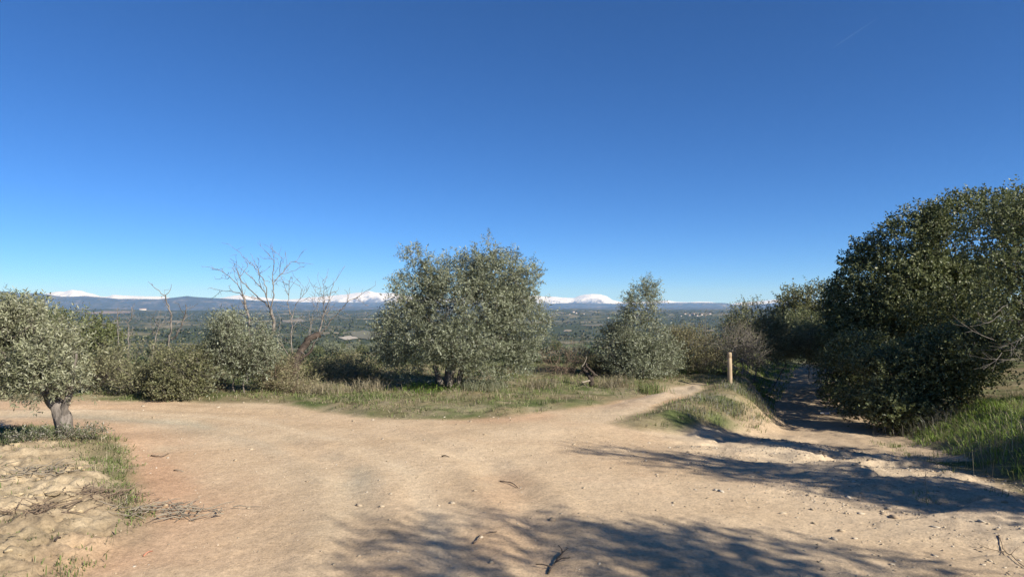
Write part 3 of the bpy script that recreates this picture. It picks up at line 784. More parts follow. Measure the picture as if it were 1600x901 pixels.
# ------------------------------------------------------------------ bare trees
def bare(name, label, Y, limbs, basepx, seed, r0=.03, wood='deadwood', crop=None, twig=.32, dens=1.0, depth=.35, cat='bare tree', group=None, rt=.0042):
    ox, oy, sc = crop
    rng = np.random.default_rng(seed)
    b_ = gbase(basepx, Y)
    root = thing(name, label, cat, b_, group)
    g, g2, g3 = Geo(), Geo(), Geo()
    ends = {}
    for li, (pts, ra, rb) in enumerate(limbs):
        P = np.array([at(ox + u * sc, oy + v * sc, Y) for u, v in pts])
        # limbs leave the plane of the trunk
        k0 = tuple(pts[0])
        y0, sl = ends.get(k0, (0.0, None))
        drift = (rng.uniform(-1, 1) * depth) * np.linspace(0, 1, len(P)) + y0
        P[:, 1] += drift
        for q, dv in zip(pts, drift): ends.setdefault(tuple(q), (dv, None))
        if li == 0:
            P = np.concatenate([[b_ + np.array([0, 0, -.1])], P])
        C_ = curve(P, .06, rng, .010)
        tube(g if (li == 0 or ra > .03) else g3, C_, np.linspace(ra, rb, len(C_)) * (1 if li == 0 else .8), 7, rough=.15, seed=seed + li)
        # side twigs, two orders
        T = unit(np.gradient(C_, axis=0))
        for i in range(3, len(C_)):
            if rb > .02 and i < len(C_) * .6: continue
            if rng.random() < .75 * dens * (.3 + .7 * i / len(C_)):
                dd = unit(T[i] * .8 + rng.normal(0, .6, 3) + np.array([0, 0, .25])); L_ = twig * rng.uniform(.3, 1.2)
                e = np.linspace(0, 1, 5)[:, None]
                tp_ = C_[i] + dd * L_ * e + np.cumsum(rng.normal(0, .012, (5, 3)), 0) * (e > 0)
                rr = max(rt * 1.1, np.interp(i, [0, len(C_)], [ra, rb]) * .4)
                tube(g2, tp_, np.linspace(min(rr, rt * 2), rt * .6, 5), 4)
                for q in range(1, 5):
                    if rng.random() < .6 * dens:
                        d2 = unit(dd * .7 + rng.normal(0, .7, 3)); l2 = L_ * rng.uniform(.2, .5)
                        t2 = tp_[q] + d2 * l2 * np.linspace(0, 1, 3)[:, None]
                        tube(g2, t2, [rt * .75, rt * .65, rt * .4], 3)
    link('trunk', g.mesh('trunk', M[wood], True, b_), root)
    if g3.n: link('limbs', g3.mesh('limbs', M['deadwood'], True, b_), root)
    if g2.n: link('twigs', g2.mesh('twigs', M['deadwood'], True, b_), root)['kind'] = 'stuff'
    return root

c1 = (320, 385, .2386)
bare('almond_tree', 'tallest bare almond tree with forked limbs spreading against the sky', 13.6, [
    ([(400, 690), (430, 610), (455, 540), (456, 480), (440, 408)], .04, .03),
    ([(440, 408), (380, 350), (320, 295), (270, 250), (237, 200), (225, 150)], .018, .006),
    ([(237, 200), (268, 155), (278, 105)], .008, .004),
    ([(440, 408), (422, 330), (400, 280), (370, 240), (340, 200), (305, 165)], .017, .006),
    ([(400, 280), (402, 200), (408, 125)], .009, .004),
    ([(422, 330), (415, 250), (380, 190), (335, 130), (272, 73)], .014, .005),
    ([(440, 408), (462, 330), (455, 250), (462, 150), (464, 48)], .018, .005),
    ([(455, 250), (500, 180), (540, 120), (598, 68)], .012, .004),
    ([(500, 180), (545, 170), (584, 155)], .008, .004),
    ([(462, 150), (480, 110), (474, 70)], .006, .003),
    ([(490, 195), (512, 120), (540, 72)], .008, .004)], 415, 61, crop=c1, twig=.3)
bare('almond_tree', 'bare almond tree with limbs reaching left, rising behind the young olive bush', 13.9, [
    ([(290, 640), (285, 470), (262, 390), (242, 330)], .034, .022),
    ([(242, 330), (190, 300), (130, 290), (62, 290)], .014, .004),
    ([(242, 330), (215, 250), (170, 200), (120, 162), (66, 140)], .014, .004),
    ([(242, 330), (236, 220), (220, 140)], .012, .004),
    ([(170, 200), (140, 212), (95, 205)], .007, .003),
    ([(215, 250), (195, 190), (190, 160)], .007, .003),
    ([(285, 470), (230, 455), (170, 415)], .01, .004)], 388, 62, crop=c1, twig=.28)
bare('almond_tree', 'thin straight bare sapling forking beside the gnarled split trunk', 13.4, [
    ([(572, 760), (566, 600), (565, 480), (550, 400), (545, 320), (556, 200)], .018, .004),
    ([(565, 480), (585, 400), (620, 345), (682, 258)], .011, .004),
    ([(545, 320), (520, 285), (508, 225)], .007, .003),
    ([(620, 345), (625, 240)], .006, .003),
    ([(568, 730), (525, 665), (490, 590)], .014, .008),
    ([(525, 665), (500, 560), (505, 480)], .006, .003)], 456, 63, crop=c1, twig=.3, wood='deadwood')
bare('almond_tree', 'old gnarled almond with a dark split leaning trunk and thin whippy shoots', 13.2, [
    ([(590, 790), (602, 720), (632, 655), (665, 605), (722, 580)], .085, .06),
    ([(722, 580), (738, 480), (762, 400), (790, 300), (812, 230)], .022, .004),
    ([(738, 480), (758, 340), (760, 228)], .01, .004),
    ([(722, 580), (800, 490), (870, 420), (930, 362), (1002, 328)], .016, .004),
    ([(800, 490), (780, 420), (800, 340)], .008, .003),
    ([(606, 770), (650, 722), (692, 682), (712, 620)], .04, .02),
    ([(665, 605), (660, 480), (668, 360)], .008, .003),
    ([(722, 580), (760, 520), (700, 420), (720, 300)], .007, .003),
    ([(870, 420), (900, 400), (935, 300)], .006, .003)], 461, 64, crop=c1, twig=.34, wood='darkwood', dens=1.1)
c2 = (180, 430, .1443)
bare('dead_tree', 'leaning dead tree with a broken crown above the low rounded shrub', 13.4, [
    ([(600, 900), (600, 780), (612, 650), (655, 540), (655, 400), (630, 300), (625, 222)], .026, .012),
    ([(625, 222), (560, 150), (508, 78)], .010, .004),
    ([(625, 222), (670, 170), (682, 100)], .009, .004),
    ([(612, 690), (700, 610), (770, 500), (812, 420), (832, 318)], .022, .010),
    ([(655, 530), (720, 470), (760, 420)], .009, .004),
    ([(812, 420), (800, 360), (815, 300)], .007, .004)], 266, 65, crop=c2, twig=.2, dens=.9)
bare('dead_tree', 'thin forked dead sapling above the pale roadside shrub', 13.2, [
    ([(405, 900), (402, 730), (410, 620), (400, 560), (342, 488)], .018, .006),
    ([(410, 640), (480, 560), (548, 490)], .010, .004),
    ([(420, 620), (440, 500)], .006, .003)], 238, 66, crop=c2, twig=.25)
bare('dead_tree', 'crooked dead sapling with a dark tip left of the thin forked one', 13.6, [
    ([(150, 900), (150, 600), (140, 520), (200, 450), (205, 340)], .016, .007),
    ([(140, 520), (100, 470)], .007, .003)], 202, 67, crop=c2, twig=.22)
bare('dead_tree', 'single straight dead stick of a sapling at the left end of the hedge', 14, [
    ([(30, 900), (32, 640), (28, 480), (20, 420)], .014, .005)], 184, 68, crop=c2, twig=.2)
c3 = (560, 350, .344)
bare('dead_tree', 'leafless pole sapling standing up through the scrub by the marker post', 15.6, [
    ([(1575, 640), (1578, 520), (1580, 410)], .012, .004)], 1103, 69, crop=c3, twig=.22, dens=.6)

# dead branches hanging at the right edge of the dark oak
rng = np.random.default_rng(70)
g = Geo()
for k in range(9):
    p = at(rng.uniform(1545, 1620), rng.uniform(470, 590), 10.3 + rng.uniform(-.3, .5))
    d = unit(np.array([-1, -.3, rng.uniform(-.5, .5)]) + rng.normal(0, .4, 3))
    L_ = rng.uniform(.25, .8)
    pts = p + d * L_ * np.linspace(0, 1, 6)[:, None] + np.cumsum(rng.normal(0, .015, (6, 3)), 0)
    tube(g, pts, np.linspace(.005, .002, 6), 4)
    for q in range(2, 6):
        d2 = unit(d + rng.normal(0, .6, 3)); tube(g, pts[q] + d2 * .2 * np.linspace(0, 1, 3)[:, None], [.004, .003, .002], 3)
oaks = [o for o in bpy.data.objects if o.get('label', '').startswith('dark holm oak cut off')]
link('dead_branches', g.mesh('dead_branches', M['deadwood'], True, oaks[0].location), oaks[0])['kind'] = 'stuff'

# ------------------------------------------------------------------ burnt stump in the grass
rng = np.random.default_rng(75)
Ys = 13.4
def sp(u, v, dy=0): return at(880 + u * .0666, 560 + v * .0666, Ys + dy)
g = Geo()
def limb(pts, ra, rb, ro=.25, k=9, dys=None):
    P = np.array([sp(u, v, (dys[i] if dys else 0)) for i, (u, v) in enumerate(pts)])
    c = curve(P, .03, rng, .003); tube(g, c, np.linspace(ra, rb, len(c)), k, rough=ro, seed=len(pts), cap=True)
b_ = gbase(924, Ys)
limb([(660, 640), (655, 540), (640, 450), (560, 350), (480, 260), (450, 210)], .055, .028, dys=[0, 0, 0, .04, .1, .12])
limb([(640, 480), (680, 400), (720, 360), (640, 270), (560, 200), (530, 150)], .035, .018, dys=[0, 0, -.04, -.05, -.02, .05])
limb([(720, 370), (790, 400)], .02, .012)
limb([(470, 240), (530, 190), (545, 110)], .022, .012)
root = thing('burnt_stump', 'small charred twisted stump sticking out of the grass by the footpath', 'stump', b_)
link('trunk', g.mesh('trunk', M['darkwood'], True, b_), root)
g = Geo()
limb([(440, 560), (540, 530), (630, 515)], .016, .02, .1, 6, dys=[-.25, -.15, 0])
link('branch', g.mesh('branch', M['greytwig'], True, b_), root); g = Geo()
limb([(480, 580), (560, 660), (640, 730)], .010, .007, .1, 5, dys=[-.2, -.3, -.35])
link('branch', g.mesh('branch', M['greytwig'], True, b_), root); g = Geo()
limb([(430, 200), (500, 100), (540, 0), (545, -60)], .012, .005, .1, 5, dys=[.1, .12, .15, .2])
link('branch', g.mesh('branch', M['greytwig'], True, b_), root)

# ------------------------------------------------------------------ marker post
pb = gbase(1139.5, 13.6)
post_h = float(at(1139.5, 550.5, 13.6)[2] - pb[2])
post = thing('marker_post', 'round wooden trail marker post standing on the bank above the lane', 'post', pb)
g = Geo()
rr = .046
prof = [(-.25, rr), (.1, rr), (post_h * .5, rr * .985), (post_h - .115, rr * .98), (post_h - .108, rr * .88), (post_h - .092, rr * .88), (post_h - .085, rr * .98), (post_h - .02, rr * .97), (post_h - .003, rr * .84)]
tube(g, [(0, 0, z) for z, _ in prof], [r_ for _, r_ in prof], 24, cap=False)
link('shaft', g.mesh('shaft', M['post'], True), post)
g = Geo(); tube(g, [(0, 0, post_h - .004), (0, 0, post_h + .002)], [rr * .85, rr * .78], 24, cap=True)
link('post_top', g.mesh('post_top', M['postend']), post)
g = Geo(); tube(g, [(0, 0, post_h - .103), (0, 0, post_h - .097)], [rr * .90, rr * .90], 24)
link('painted_groove', g.mesh('painted_groove', M['red'], True), post)
post.rotation_euler = (R(.6), R(-.9), 0)

# ------------------------------------------------------------------ grass, weeds, dry stalks
def blades(name, P, length, width, cols, seed, lean=.35, out=None):
    rng = np.random.default_rng(seed)
    n = len(P)
    a = rng.uniform(0, 2 * math.pi, n)
    w = np.stack([np.cos(a), np.sin(a), 0 * a], -1) * (width * rng.uniform(.6, 1.3, n))[:, None] * .5
    b_ = rng.uniform(0, 2 * math.pi, n)
    ld = np.stack([np.cos(b_), np.sin(b_), 0 * b_], -1)
    if out is not None: ld = ld * .5 + out
    ln = ld * (lean * np.abs(rng.normal(.6, .5, n)) * length)[:, None]
    up = np.zeros((n, 3)); up[:, 2] = length
    mid = P + up * .55 + ln * .32
    tip = P + up * rng.uniform(.55, 1.0, n)[:, None] + ln
    base = P - np.array([0, 0, .015])
    V = np.stack([base - w, base + w, mid + w * .75, mid - w * .75, tip], 1).reshape(-1, 3)
    o = np.arange(n)[:, None] * 5
    Q = o + np.array([[0, 1, 2, 3]]); T = o + np.array([[3, 2, 4]])
    return V, T, Q, np.repeat(cols, 5, 0)

def tufted(P, seed, per=6, spread=.042):
    """turn points into tufts: blades splayed outwards, one size and colour bias per tuft"""
    rng = np.random.default_rng(seed)
    n = len(P); rep_ = np.repeat(np.arange(n), per)
    o = rng.normal(0, 1, (n * per, 2)); sp_ = (spread * rng.uniform(.5, 1.5, n))[rep_]
    x, y = P[rep_, 0] + o[:, 0] * sp_, P[rep_, 1] + o[:, 1] * sp_
    out = np.stack([o[:, 0], o[:, 1], 0 * o[:, 0]], -1) * .6
    return np.stack([x, y, P[rep_, 2]], -1), out, rng.uniform(.5, 1.25, n)[rep_], rng.uniform(.75, 1.25, n)[rep_]

def scatter(n, x0, x1, y0, y1, fn, seed):
    rng = np.random.default_rng(seed)
    x, y = rng.uniform(x0, x1, n), rng.uniform(y0, y1, n)
    k = (rng.random(n) < fn(x, y)) & (np.abs(x) < .84 * y + .8)
    x, y = x[k], y[k]
    return np.stack([x, y, H(x, y)], -1)

def mixcols(rng, n, cols):
    cc = np.array([c[:3] for c in cols]); pw = np.array([c[3] for c in cols]); pw = pw / pw.sum()
    return cc[rng.choice(len(cols), n, p=pw)] * rng.uniform(.75, 1.25, (n, 1))

GREEN = [(.15, .185, .06, 4), (.19, .22, .08, 3), (.11, .14, .048, 2), (.26, .235, .13, 1.2)]
VERD = [(.18, .25, .05, 4), (.24, .31, .075, 3), (.13, .18, .045, 2), (.26, .24, .12, 1.0)]
STRAW = [(.33, .275, .17, 3), (.25, .21, .135, 3), (.19, .165, .105, 3), (.42, .36, .24, 1)]

def grass_object(name, sets, label, cat='grass'):
    g = Geo()
    for (P, lmin, lmax, w, cols, seed, lean) in sets:
        rng = np.random.default_rng(seed + 900)
        P2, out, ls, cs = tufted(P, seed + 800)
        V, T, Q, C = blades(name, P2, rng.uniform(lmin, lmax, len(P2)) * ls, w, mixcols(rng, len(P2), cols) * cs[:, None], seed, lean, out)
        g.add(V, T, Q, C)
    o = link(name, g.mesh(name, M['grass']))
    o['kind'] = 'stuff'; tag(o, label, cat)
    return o

def verge(x, y):
    ds = dirt_sd(x, y)
    az = np.degrees(np.arctan2(x, y)); r = np.hypot(x, y)
    d, s = seg_dist(x, y, LANE_XY)
    ok = (ds < -.02) & (y > 9) & ((d < -1.2) | (s < LANE_S[2]))
    return ok, ds, r
def fn_low(x, y):
    ok, ds, r = verge(x, y)
    return ok * sm(0.05, .45, -ds) * (.35 + .65 * sm(-.3, .2, fbm(x * 1.5, y * 1.5, 3, 65))) * .9
def fn_straw(x, y):
    ok, ds, r = verge(x, y)
    ok = ok & ~((x > 1.2) & (y < 13.2))
    return ok * sm(.25, 1.1, -ds) * sm(-.25, .35, fbm(x * .8, y * .8, 3, 166) + .25 * sm(13, 15, y)) * .9
def fn_island(x, y):
    ds = dirt_sd(x, y); c = poly_sd(x, y, CLOD)
    return ((ds < -.03) & (x < 0) & (y < 9.3)) * np.where(c > 0, .07, .95) * sm(-.25, .2, fbm(x * 2, y * 2, 3, 167) + .15)
def fn_bank(x, y):
    dr, _ = seg_dist(x, y, FOOT)
    return ((dr > .05) & (dr < 4)) * sm(.02, .5, dr + .2 * fbm(x * 2, y * 2, 2, 3)) * .95
def fn_edge(x, y):
    dr, _ = seg_dist(x, y, FOOT)
    return ((dr > -.6) & (dr < .4)) * sm(-.1, .4, fbm(x * 2.2, y * 2.2, 3, 168))
def fn_lane(x, y):
    d, s = seg_dist(x, y, LANE_XY)
    return ((d < -1.0) & (d > -3.2) & (s > LANE_S[4])) * .8

grass_object('verge_grass', [
    (scatter(14000, -12, 8, 9, 19, fn_low, 1), .03, .09, .009, GREEN, 1, 1.2),
    (scatter(7000, -12, 8, 9, 19, fn_low, 11), .03, .08, .009, STRAW, 11, 1.2),
    (scatter(4200, -12, 8, 10, 20, fn_straw, 2), .05, .15, .007, STRAW, 2, 1.1),
    (scatter(3500, -12, 8, 10.5, 20, fn_straw, 3), .06, .16, .008, GREEN, 3, 1.1)], 'green and straw-coloured grass along the verge beyond the road')
grass_object('island_grass', [
    (scatter(9000, -7.5, -2, 3.5, 9.4, fn_island, 4), .015, .05, .008, GREEN, 4, 1.0),
    (scatter(2500, -7.5, -2, 3.5, 9.4, fn_island, 5), .03, .09, .005, STRAW, 5, 1.0)], 'sparse low grass on the mound under the left olive')
grass_object('bank_grass', [
    (scatter(8500, 4.2, 9.5, 4.2, 12, fn_bank, 6), .05, .15, .007, VERD, 6, 1.2),
    (scatter(2600, 4.2, 11, 4.2, 13, fn_bank, 7), .06, .22, .005, STRAW, 7, 1.2),
    (scatter(1400, 4, 8, 4.2, 12, fn_edge, 8), .03, .09, .007, GREEN, 8, .8)], 'bright green tufted grass on the right bank under the oaks')
grass_object('lane_grass', [
    (scatter(4500, 3, 14, 13, 32, fn_lane, 9), .08, .2, .014, VERD, 9, .8)], 'green grass strip beside the shaded sunken lane')

# tall dry stalks on the right bank and tufts on the lane's left bank
def tuft(name, label, x, y, n, lmin, lmax, spread, cols, seed, w=.008, lean=.5, cat='plant', group=None, mat='grass'):
    rng = np.random.default_rng(seed)
    px_, py_ = x + rng.normal(0, spread, n), y + rng.normal(0, spread, n)
    P = np.stack([px_, py_, H(px_, py_)], -1)
    V, T, Q, C = blades(name, P, rng.uniform(lmin, lmax, n), w, mixcols(rng, n, cols), seed, lean)
    z = h1(x, y)
    o = thing(name, label, cat, (x, y, z), group)
    bl = link('blades', mesh_np('blades', V - np.array([x, y, z]), [T, Q], M[mat], C), o)
    bl['kind'] = 'stuff'
    return o
GREYC = [(.24, .22, .17, 3), (.30, .28, .22, 2), (.16, .15, .10, 2)]
for k, (px_, py_, n, l0, l1, spd, lab) in enumerate([
        (1118, 628, 420, .10, .22, .22, 'grey dry tuft below the marker post, left of its foot'),
        (1160, 614, 520, .14, .30, .20, 'grey bushy tuft at the right foot of the marker post'),
        (1182, 628, 460, .12, .28, .16, 'grey-white tuft overhanging the lip of the lane bank'),
        (1140, 642, 380, .08, .2, .2, 'pale dry tuft on the sandy slope below the bank top'),
        (1092, 646, 360, .08, .18, .18, 'dark-shaded tuft where the grass wedge meets the lane mouth')]):
    x_, y_, _ = hit(px_, py_)
    tuft('dry_tuft', lab, x_, y_, n, l0 * .6, l1 * .62, spd, GREYC + GREEN[:1], 200 + k, .007, .6, 'grass tuft', 'dry tufts on the lane bank')
x_, y_ = gbase(672, 12.9)[:2]
tuft('weed', 'bright green broad-leaved weeds at the left foot of the central olive', x_, y_, 260, .05, .16, .30, [(.18, .26, .05, 3), (.13, .19, .04, 2)], 213, .022, 1.0, 'weed')
x_, y_ = gbase(752, 12.7)[:2]
tuft('weed', 'grey-green feathery weed clump at the right foot of the central olive', x_, y_, 420, .12, .32, .22, [(.20, .21, .12, 3), (.27, .26, .17, 2)], 214, .010, .9, 'weed')
for k, (u_, d_, lab) in enumerate([(505, 12.2, 'straw-coloured dead grass clump where the verge begins, right of the gnarled trunk'), (575, 12.6, 'dry grass clump at the verge left of the central olive'), (845, 13.0, 'tall dry grass clump between the central olive and the stump'), (960, 13.2, 'pale dry clump on the verge right of the stump'), (1015, 12.6, 'green-grey clump beside the footpath on its far side')]):
    x_, y_ = gbase(u_, d_)[:2]
    tuft('grass_clump', lab, x_, y_, 320, .12, .34, .16, [STRAW, STRAW, STRAW, STRAW, GREEN, GREEN][k], 220 + k, .007, 1.0, 'grass tuft', 'grass clumps on the verge')
x_, y_, _ = hit(1440, 672)
tuft('dry_tuft', 'straggly dry weeds in shadow at the foot of the right bank', x_, y_, 260, .15, .4, .28, GREYC, 210, .007, .7, 'grass tuft')
x_, y_, _ = hit(1560, 720)
tuft('dry_tuft', 'tall straw stalks leaning out of the right bank grass', x_, y_, 60, .3, .7, .3, STRAW, 211, .006, .6, 'grass tuft')
x_, y_, _ = hit(1447, 783)
tuft('weed', 'single thin weed stalk rising from the stony ground near the right shadow', x_, y_, 40, .02, .05, .05, GREEN, 212, .006, .8, 'weed')
wd = bpy.data.objects[-1] if False else [o for o in COL.objects if o.get('label', '').startswith('single thin weed')][0]
g = Geo(); tube(g, [(0, 0, 0), (.004, 0, .08), (-.004, .004, .17), (.002, 0, .25)], [.003, .0025, .002, .0012], 5)
for k in range(8):
    zz = .1 + .018 * k; a = k * 2.1
    tube(g, [(0, 0, zz), (.02 * math.cos(a), .02 * math.sin(a), zz + .02)], [.0015, .001], 3)
link('stalk', g.mesh('stalk', M['greytwig'], True), wd)
# shoots round the left olive's foot
bx0, by0 = OLIVE_L
hz0 = h1(bx0, by0)
sh_lobes = [(bx0 + .26, by0 - .10, hz0 + .05, .24, .16, .06), (bx0 - .25, by0 - .25, hz0 + .02, .30, .16, .05), (bx0 + .02, by0 - .24, hz0 + .05, .20, .12, .06)]
plant('shrub', 'sucker shoots sprouting round the foot of the pruned olive trunk', 'shrub', (bx0, by0 - .15, h1(bx0, by0 - .15)), sh_lobes, 83, 260, 8, .09, .03, .011, [(.09, .105, .05, 4), (.15, .15, .09, 2), (.27, .25, .2, 1.5)], 'olive', stems=4, n_limb=40, r_tip=.003, void=.3, up=.6, part='stems', leafpart='foliage', wood='greytwig')

# ------------------------------------------------------------------ stones
def ico_stone(seed, sub=1):
    rng = np.random.default_rng(seed)
    t = (1 + 5 ** .5) / 2
    v = [(-1, t, 0), (1, t, 0), (-1, -t, 0), (1, -t, 0), (0, -1, t), (0, 1, t), (0, -1, -t), (0, 1, -t), (t, 0, -1), (t, 0, 1), (-t, 0, -1), (-t, 0, 1)]
    f = [(0, 11, 5), (0, 5, 1), (0, 1, 7), (0, 7, 10), (0, 10, 11), (1, 5, 9), (5, 11, 4), (11, 10, 2), (10, 7, 6), (7, 1, 8), (3, 9, 4), (3, 4, 2), (3, 2, 6), (3, 6, 8), (3, 8, 9), (4, 9, 5), (2, 4, 11), (6, 2, 10), (8, 6, 7), (9, 8, 1)]
    V = unit(np.array(v, float))
    V = V * rng.uniform(.55, 1.25, (len(V), 1)) * np.array([rng.uniform(.8, 1.25), rng.uniform(.55, 1.0), rng.uniform(.30, .55)])
    return V, np.array(f)
STONES = [ico_stone(300 + k) for k in range(10)]
STONE_C = [(.42, .335, .23), (.37, .29, .195), (.45, .37, .265), (.31, .235, .155), (.48, .41, .31)]
stone_me = []
for k, (v, f) in enumerate(STONES):
    stone_me.append(mesh_np('stone', v, f, M['stone'], np.tile(np.array(STONE_C[k % 5]), (len(v), 1))))
def stone_density(x, y):
    ds = dirt_sd(x, y)
    right = sm(1.0, 4.2, x + .25 * (y - 5))
    edge = np.exp(-(ds / .25) ** 2) * (y > 7)
    return (ds > -.25) * (.05 + .6 * right * (.35 + .65 * sm(-.2, .3, fbm(x * 1.3, y * 1.3, 3, 173))) + .15 * edge + .08 * sm(.1, .5, fbm(x, y, 3, 171)))
rng = np.random.default_rng(90)
P = scatter(80000, -9, 6.5, 3.4, 13, stone_density, 91)
ang = np.abs(np.arctan2(P[:, 0], P[:, 1])); P = P[ang < R(39)]
size = .0055 * (1 + rng.pareto(2.9, len(P)) * .8); size = np.clip(size, .004, .042)
size = np.minimum(size * (1 + .5 * sm(.8, 3.2, P[:, 0] + .25 * (P[:, 1] - 5))), .034)
ofp = (poly_sd(P[:, 0], P[:, 1], PATH) < -.1) & ~((P[:, 1] > 8.6) & (P[:, 0] < 3.2) & (P[:, 0] > 0)); P, size = P[ofp], size[ofp]
app = size / P[:, 1]
order = np.argsort(-app)
for i in order[:240]:
    o = link('stone', stone_me[int(rng.integers(10))], GROUND['dirt_road'])
    s = size[i]; o.scale = (s, s, s); o.location = (P[i, 0], P[i, 1], P[i, 2] + s * .02)
    o.rotation_euler = (rng.uniform(-.2, .2), rng.uniform(-.2, .2), rng.uniform(0, 6.28))
g = Geo()
for i in order[240:]:
    v, f = STONES[int(rng.integers(10))]
    a = rng.uniform(0, 6.28); ca, sa = math.cos(a), math.sin(a); s = size[i]
    w = np.stack([v[:, 0] * ca - v[:, 1] * sa, v[:, 0] * sa + v[:, 1] * ca, v[:, 2]], -1) * s + P[i] + np.array([0, 0, s * .1])
    g.add(w, T=f, C=np.array(STONE_C[int(rng.integers(5))]) * rng.uniform(.8, 1.15))
o = link('gravel', g.mesh('gravel', M['stone'])); o['kind'] = 'stuff'; tag(o, 'fine loose gravel strewn over the dirt road and lane mouth', 'gravel')

for (px_, py_, s, lab) in [(1222, 803, .05, 'pale angular stone alone in the sun between the two nearest shadows'),
                           (1303, 843, .045, 'pale stone on the edge of the bottom shadow'),
                           (1393, 884, .045, 'dark-sided stone in the bottom shadow towards the right corner'),
                           (1050, 791, .038, 'small dark stone left of the pale angular stone'),
                           (1268, 797, .034, 'small brown stone just right of the pale angular stone'),
                           (1395, 808, .05, 'flat pale stone in the stony ground below the weed stalk'),
                           (1532, 815, .045, 'dark stone at right in the stony ground before the bottom corner'),
                           (897, 695, .035, 'small dark stone at the left tip of the middle shadow band')]:
    x_, y_, z_ = hit(px_, py_)
    k = int(rng.integers(10))
    o = link('stone', stone_me[k], None, (x_, y_, z_ + s * .15)); o.scale = (s, s * .9, s * .9); o.rotation_euler = (.1, .15, rng.uniform(0, 6))
    tag(o, lab, 'stone')

# pale clods of dug soil on the island
clod_me = []
for k in range(8):
    rngc = np.random.default_rng(400 + k)
    v, f = ico_stone(400 + k)
    # one subdivision, roughened
    V2 = [tuple(p) for p in v]; cache = {}; F2 = []
    def midp(a, b2):
        key = (min(a, b2), max(a, b2))
        if key not in cache:
            cache[key] = len(V2); V2.append(tuple((np.array(V2[a]) + np.array(V2[b2])) / 2 * 1.04 + rngc.normal(0, .11, 3)))
        return cache[key]
    for a, b2, c in f:
        ab, bc, ca_ = midp(a, b2), midp(b2, c), midp(c, a)
        F2 += [(a, ab, ca_), (b2, bc, ab), (c, ca_, bc), (ab, bc, ca_)]
    cc = np.array([(.42, .33, .20), (.37, .285, .17), (.45, .36, .225)][k % 3])
    clod_me.append(mesh_np('soil_clod', np.array(V2), np.array(F2), M['earth'], np.tile(cc, (len(V2), 1))))
Pc = scatter(2200, -7, -2, 3.6, 7.4, lambda x, y: (poly_sd(x, y, CLOD) > -.15) * sm(-.2, .3, fbm(x * 2.2, y * 2.2, 2, 175)), 92)
for i in range(min(280, len(Pc))):
    s = float(np.clip(.020 * (1 + rng.pareto(2.6)), .02, .065))
    o = link('soil_clod', clod_me[int(rng.integers(8))], GROUND['ground'])
    o.location = (Pc[i, 0], Pc[i, 1], Pc[i, 2] + s * .05); o.scale = (s, s, s * .9); o.rotation_euler = (rng.uniform(-.3, .3), rng.uniform(-.3, .3), rng.uniform(0, 6.28))

# ------------------------------------------------------------------ twigs and litter on the road
def stick(label, pix, r_, wood='twig', forks=(), name='stick'):
    P = []
    for (u, v) in pix:
        x_, y_, z_ = hit(u, v); P.append((x_, y_, z_ + r_ * 1.1))
    P = np.array(P); b_ = P[0].copy()
    g = Geo(); c = curve(P, .02, rng, .0015)
    c[:, 2] = H(c[:, 0], c[:, 1]) + r_ * 1.0 + .01 * np.sin(np.linspace(0, 3.14, len(c)))
    tube(g, c, np.linspace(r_, r_ * .6, len(c)), 6, rough=.2, cap=True)
    for (i0, dx, dy, dz) in forks:
        q = c[int(i0 * (len(c) - 1))]
        tube(g, curve([q, q + np.array([dx, dy, dz]) * .5 + rng.normal(0, .006, 3), q + np.array([dx, dy, dz])], .02), np.linspace(r_ * .8, r_ * .4, len(curve([q, q + np.array([dx, dy, dz]) * .5, q + np.array([dx, dy, dz])], .02))), 5, cap=True) if False else None
        pts = curve([q, q + np.array([dx, dy, dz]) * .5 + rng.normal(0, .006, 3), q + np.array([dx, dy, dz])], .02)
        tube(g, pts, np.linspace(r_ * .8, r_ * .4, len(pts)), 5, cap=True)
    o = link(name, g.mesh(name, M[wood], True, b_), None, b_)
    tag(o, label, 'stick')
stick('thin curved stick lying in the middle of the sunny road', [(781, 754), (798, 756), (809, 764)], .006)
stick('straight reddish stick just above the bottom shadow', [(740, 850), (757, 839), (777, 834)], .007)
stick('forked dark rooty twig standing out in the bottom shadow', [(856, 897), (868, 882), (878, 869)], .0065, 'darkwood', [(.5, .10, .03, .02), (.75, .07, .08, .03), (.3, -.10, .02, .01), (1, -.02, .05, .03)])
stick('reddish stick at the bottom left near the dug soil', [(224, 872), (238, 864)], .005, 'red')
stick('small stick on the red earth beside the left island', [(236, 714), (252, 715), (263, 711)], .007)
stick('short pale stick on the road right of the red earth', [(272, 737), (286, 738)], .006, 'greytwig')
stick('short dark stick near the upper middle of the road', [(690, 714), (702, 716)], .008, 'darkwood')
stick('long thin arching bramble stem at the bottom right corner', [(1560, 838), (1568, 862), (1588, 878), (1606, 895)], .0035, 'twig', [(.4, -.12, .1, .02), (.6, .1, .06, .03)])
stick('short twig lying just above the bottom left red earth', [(86, 852), (94, 847)], .008, 'darkwood')

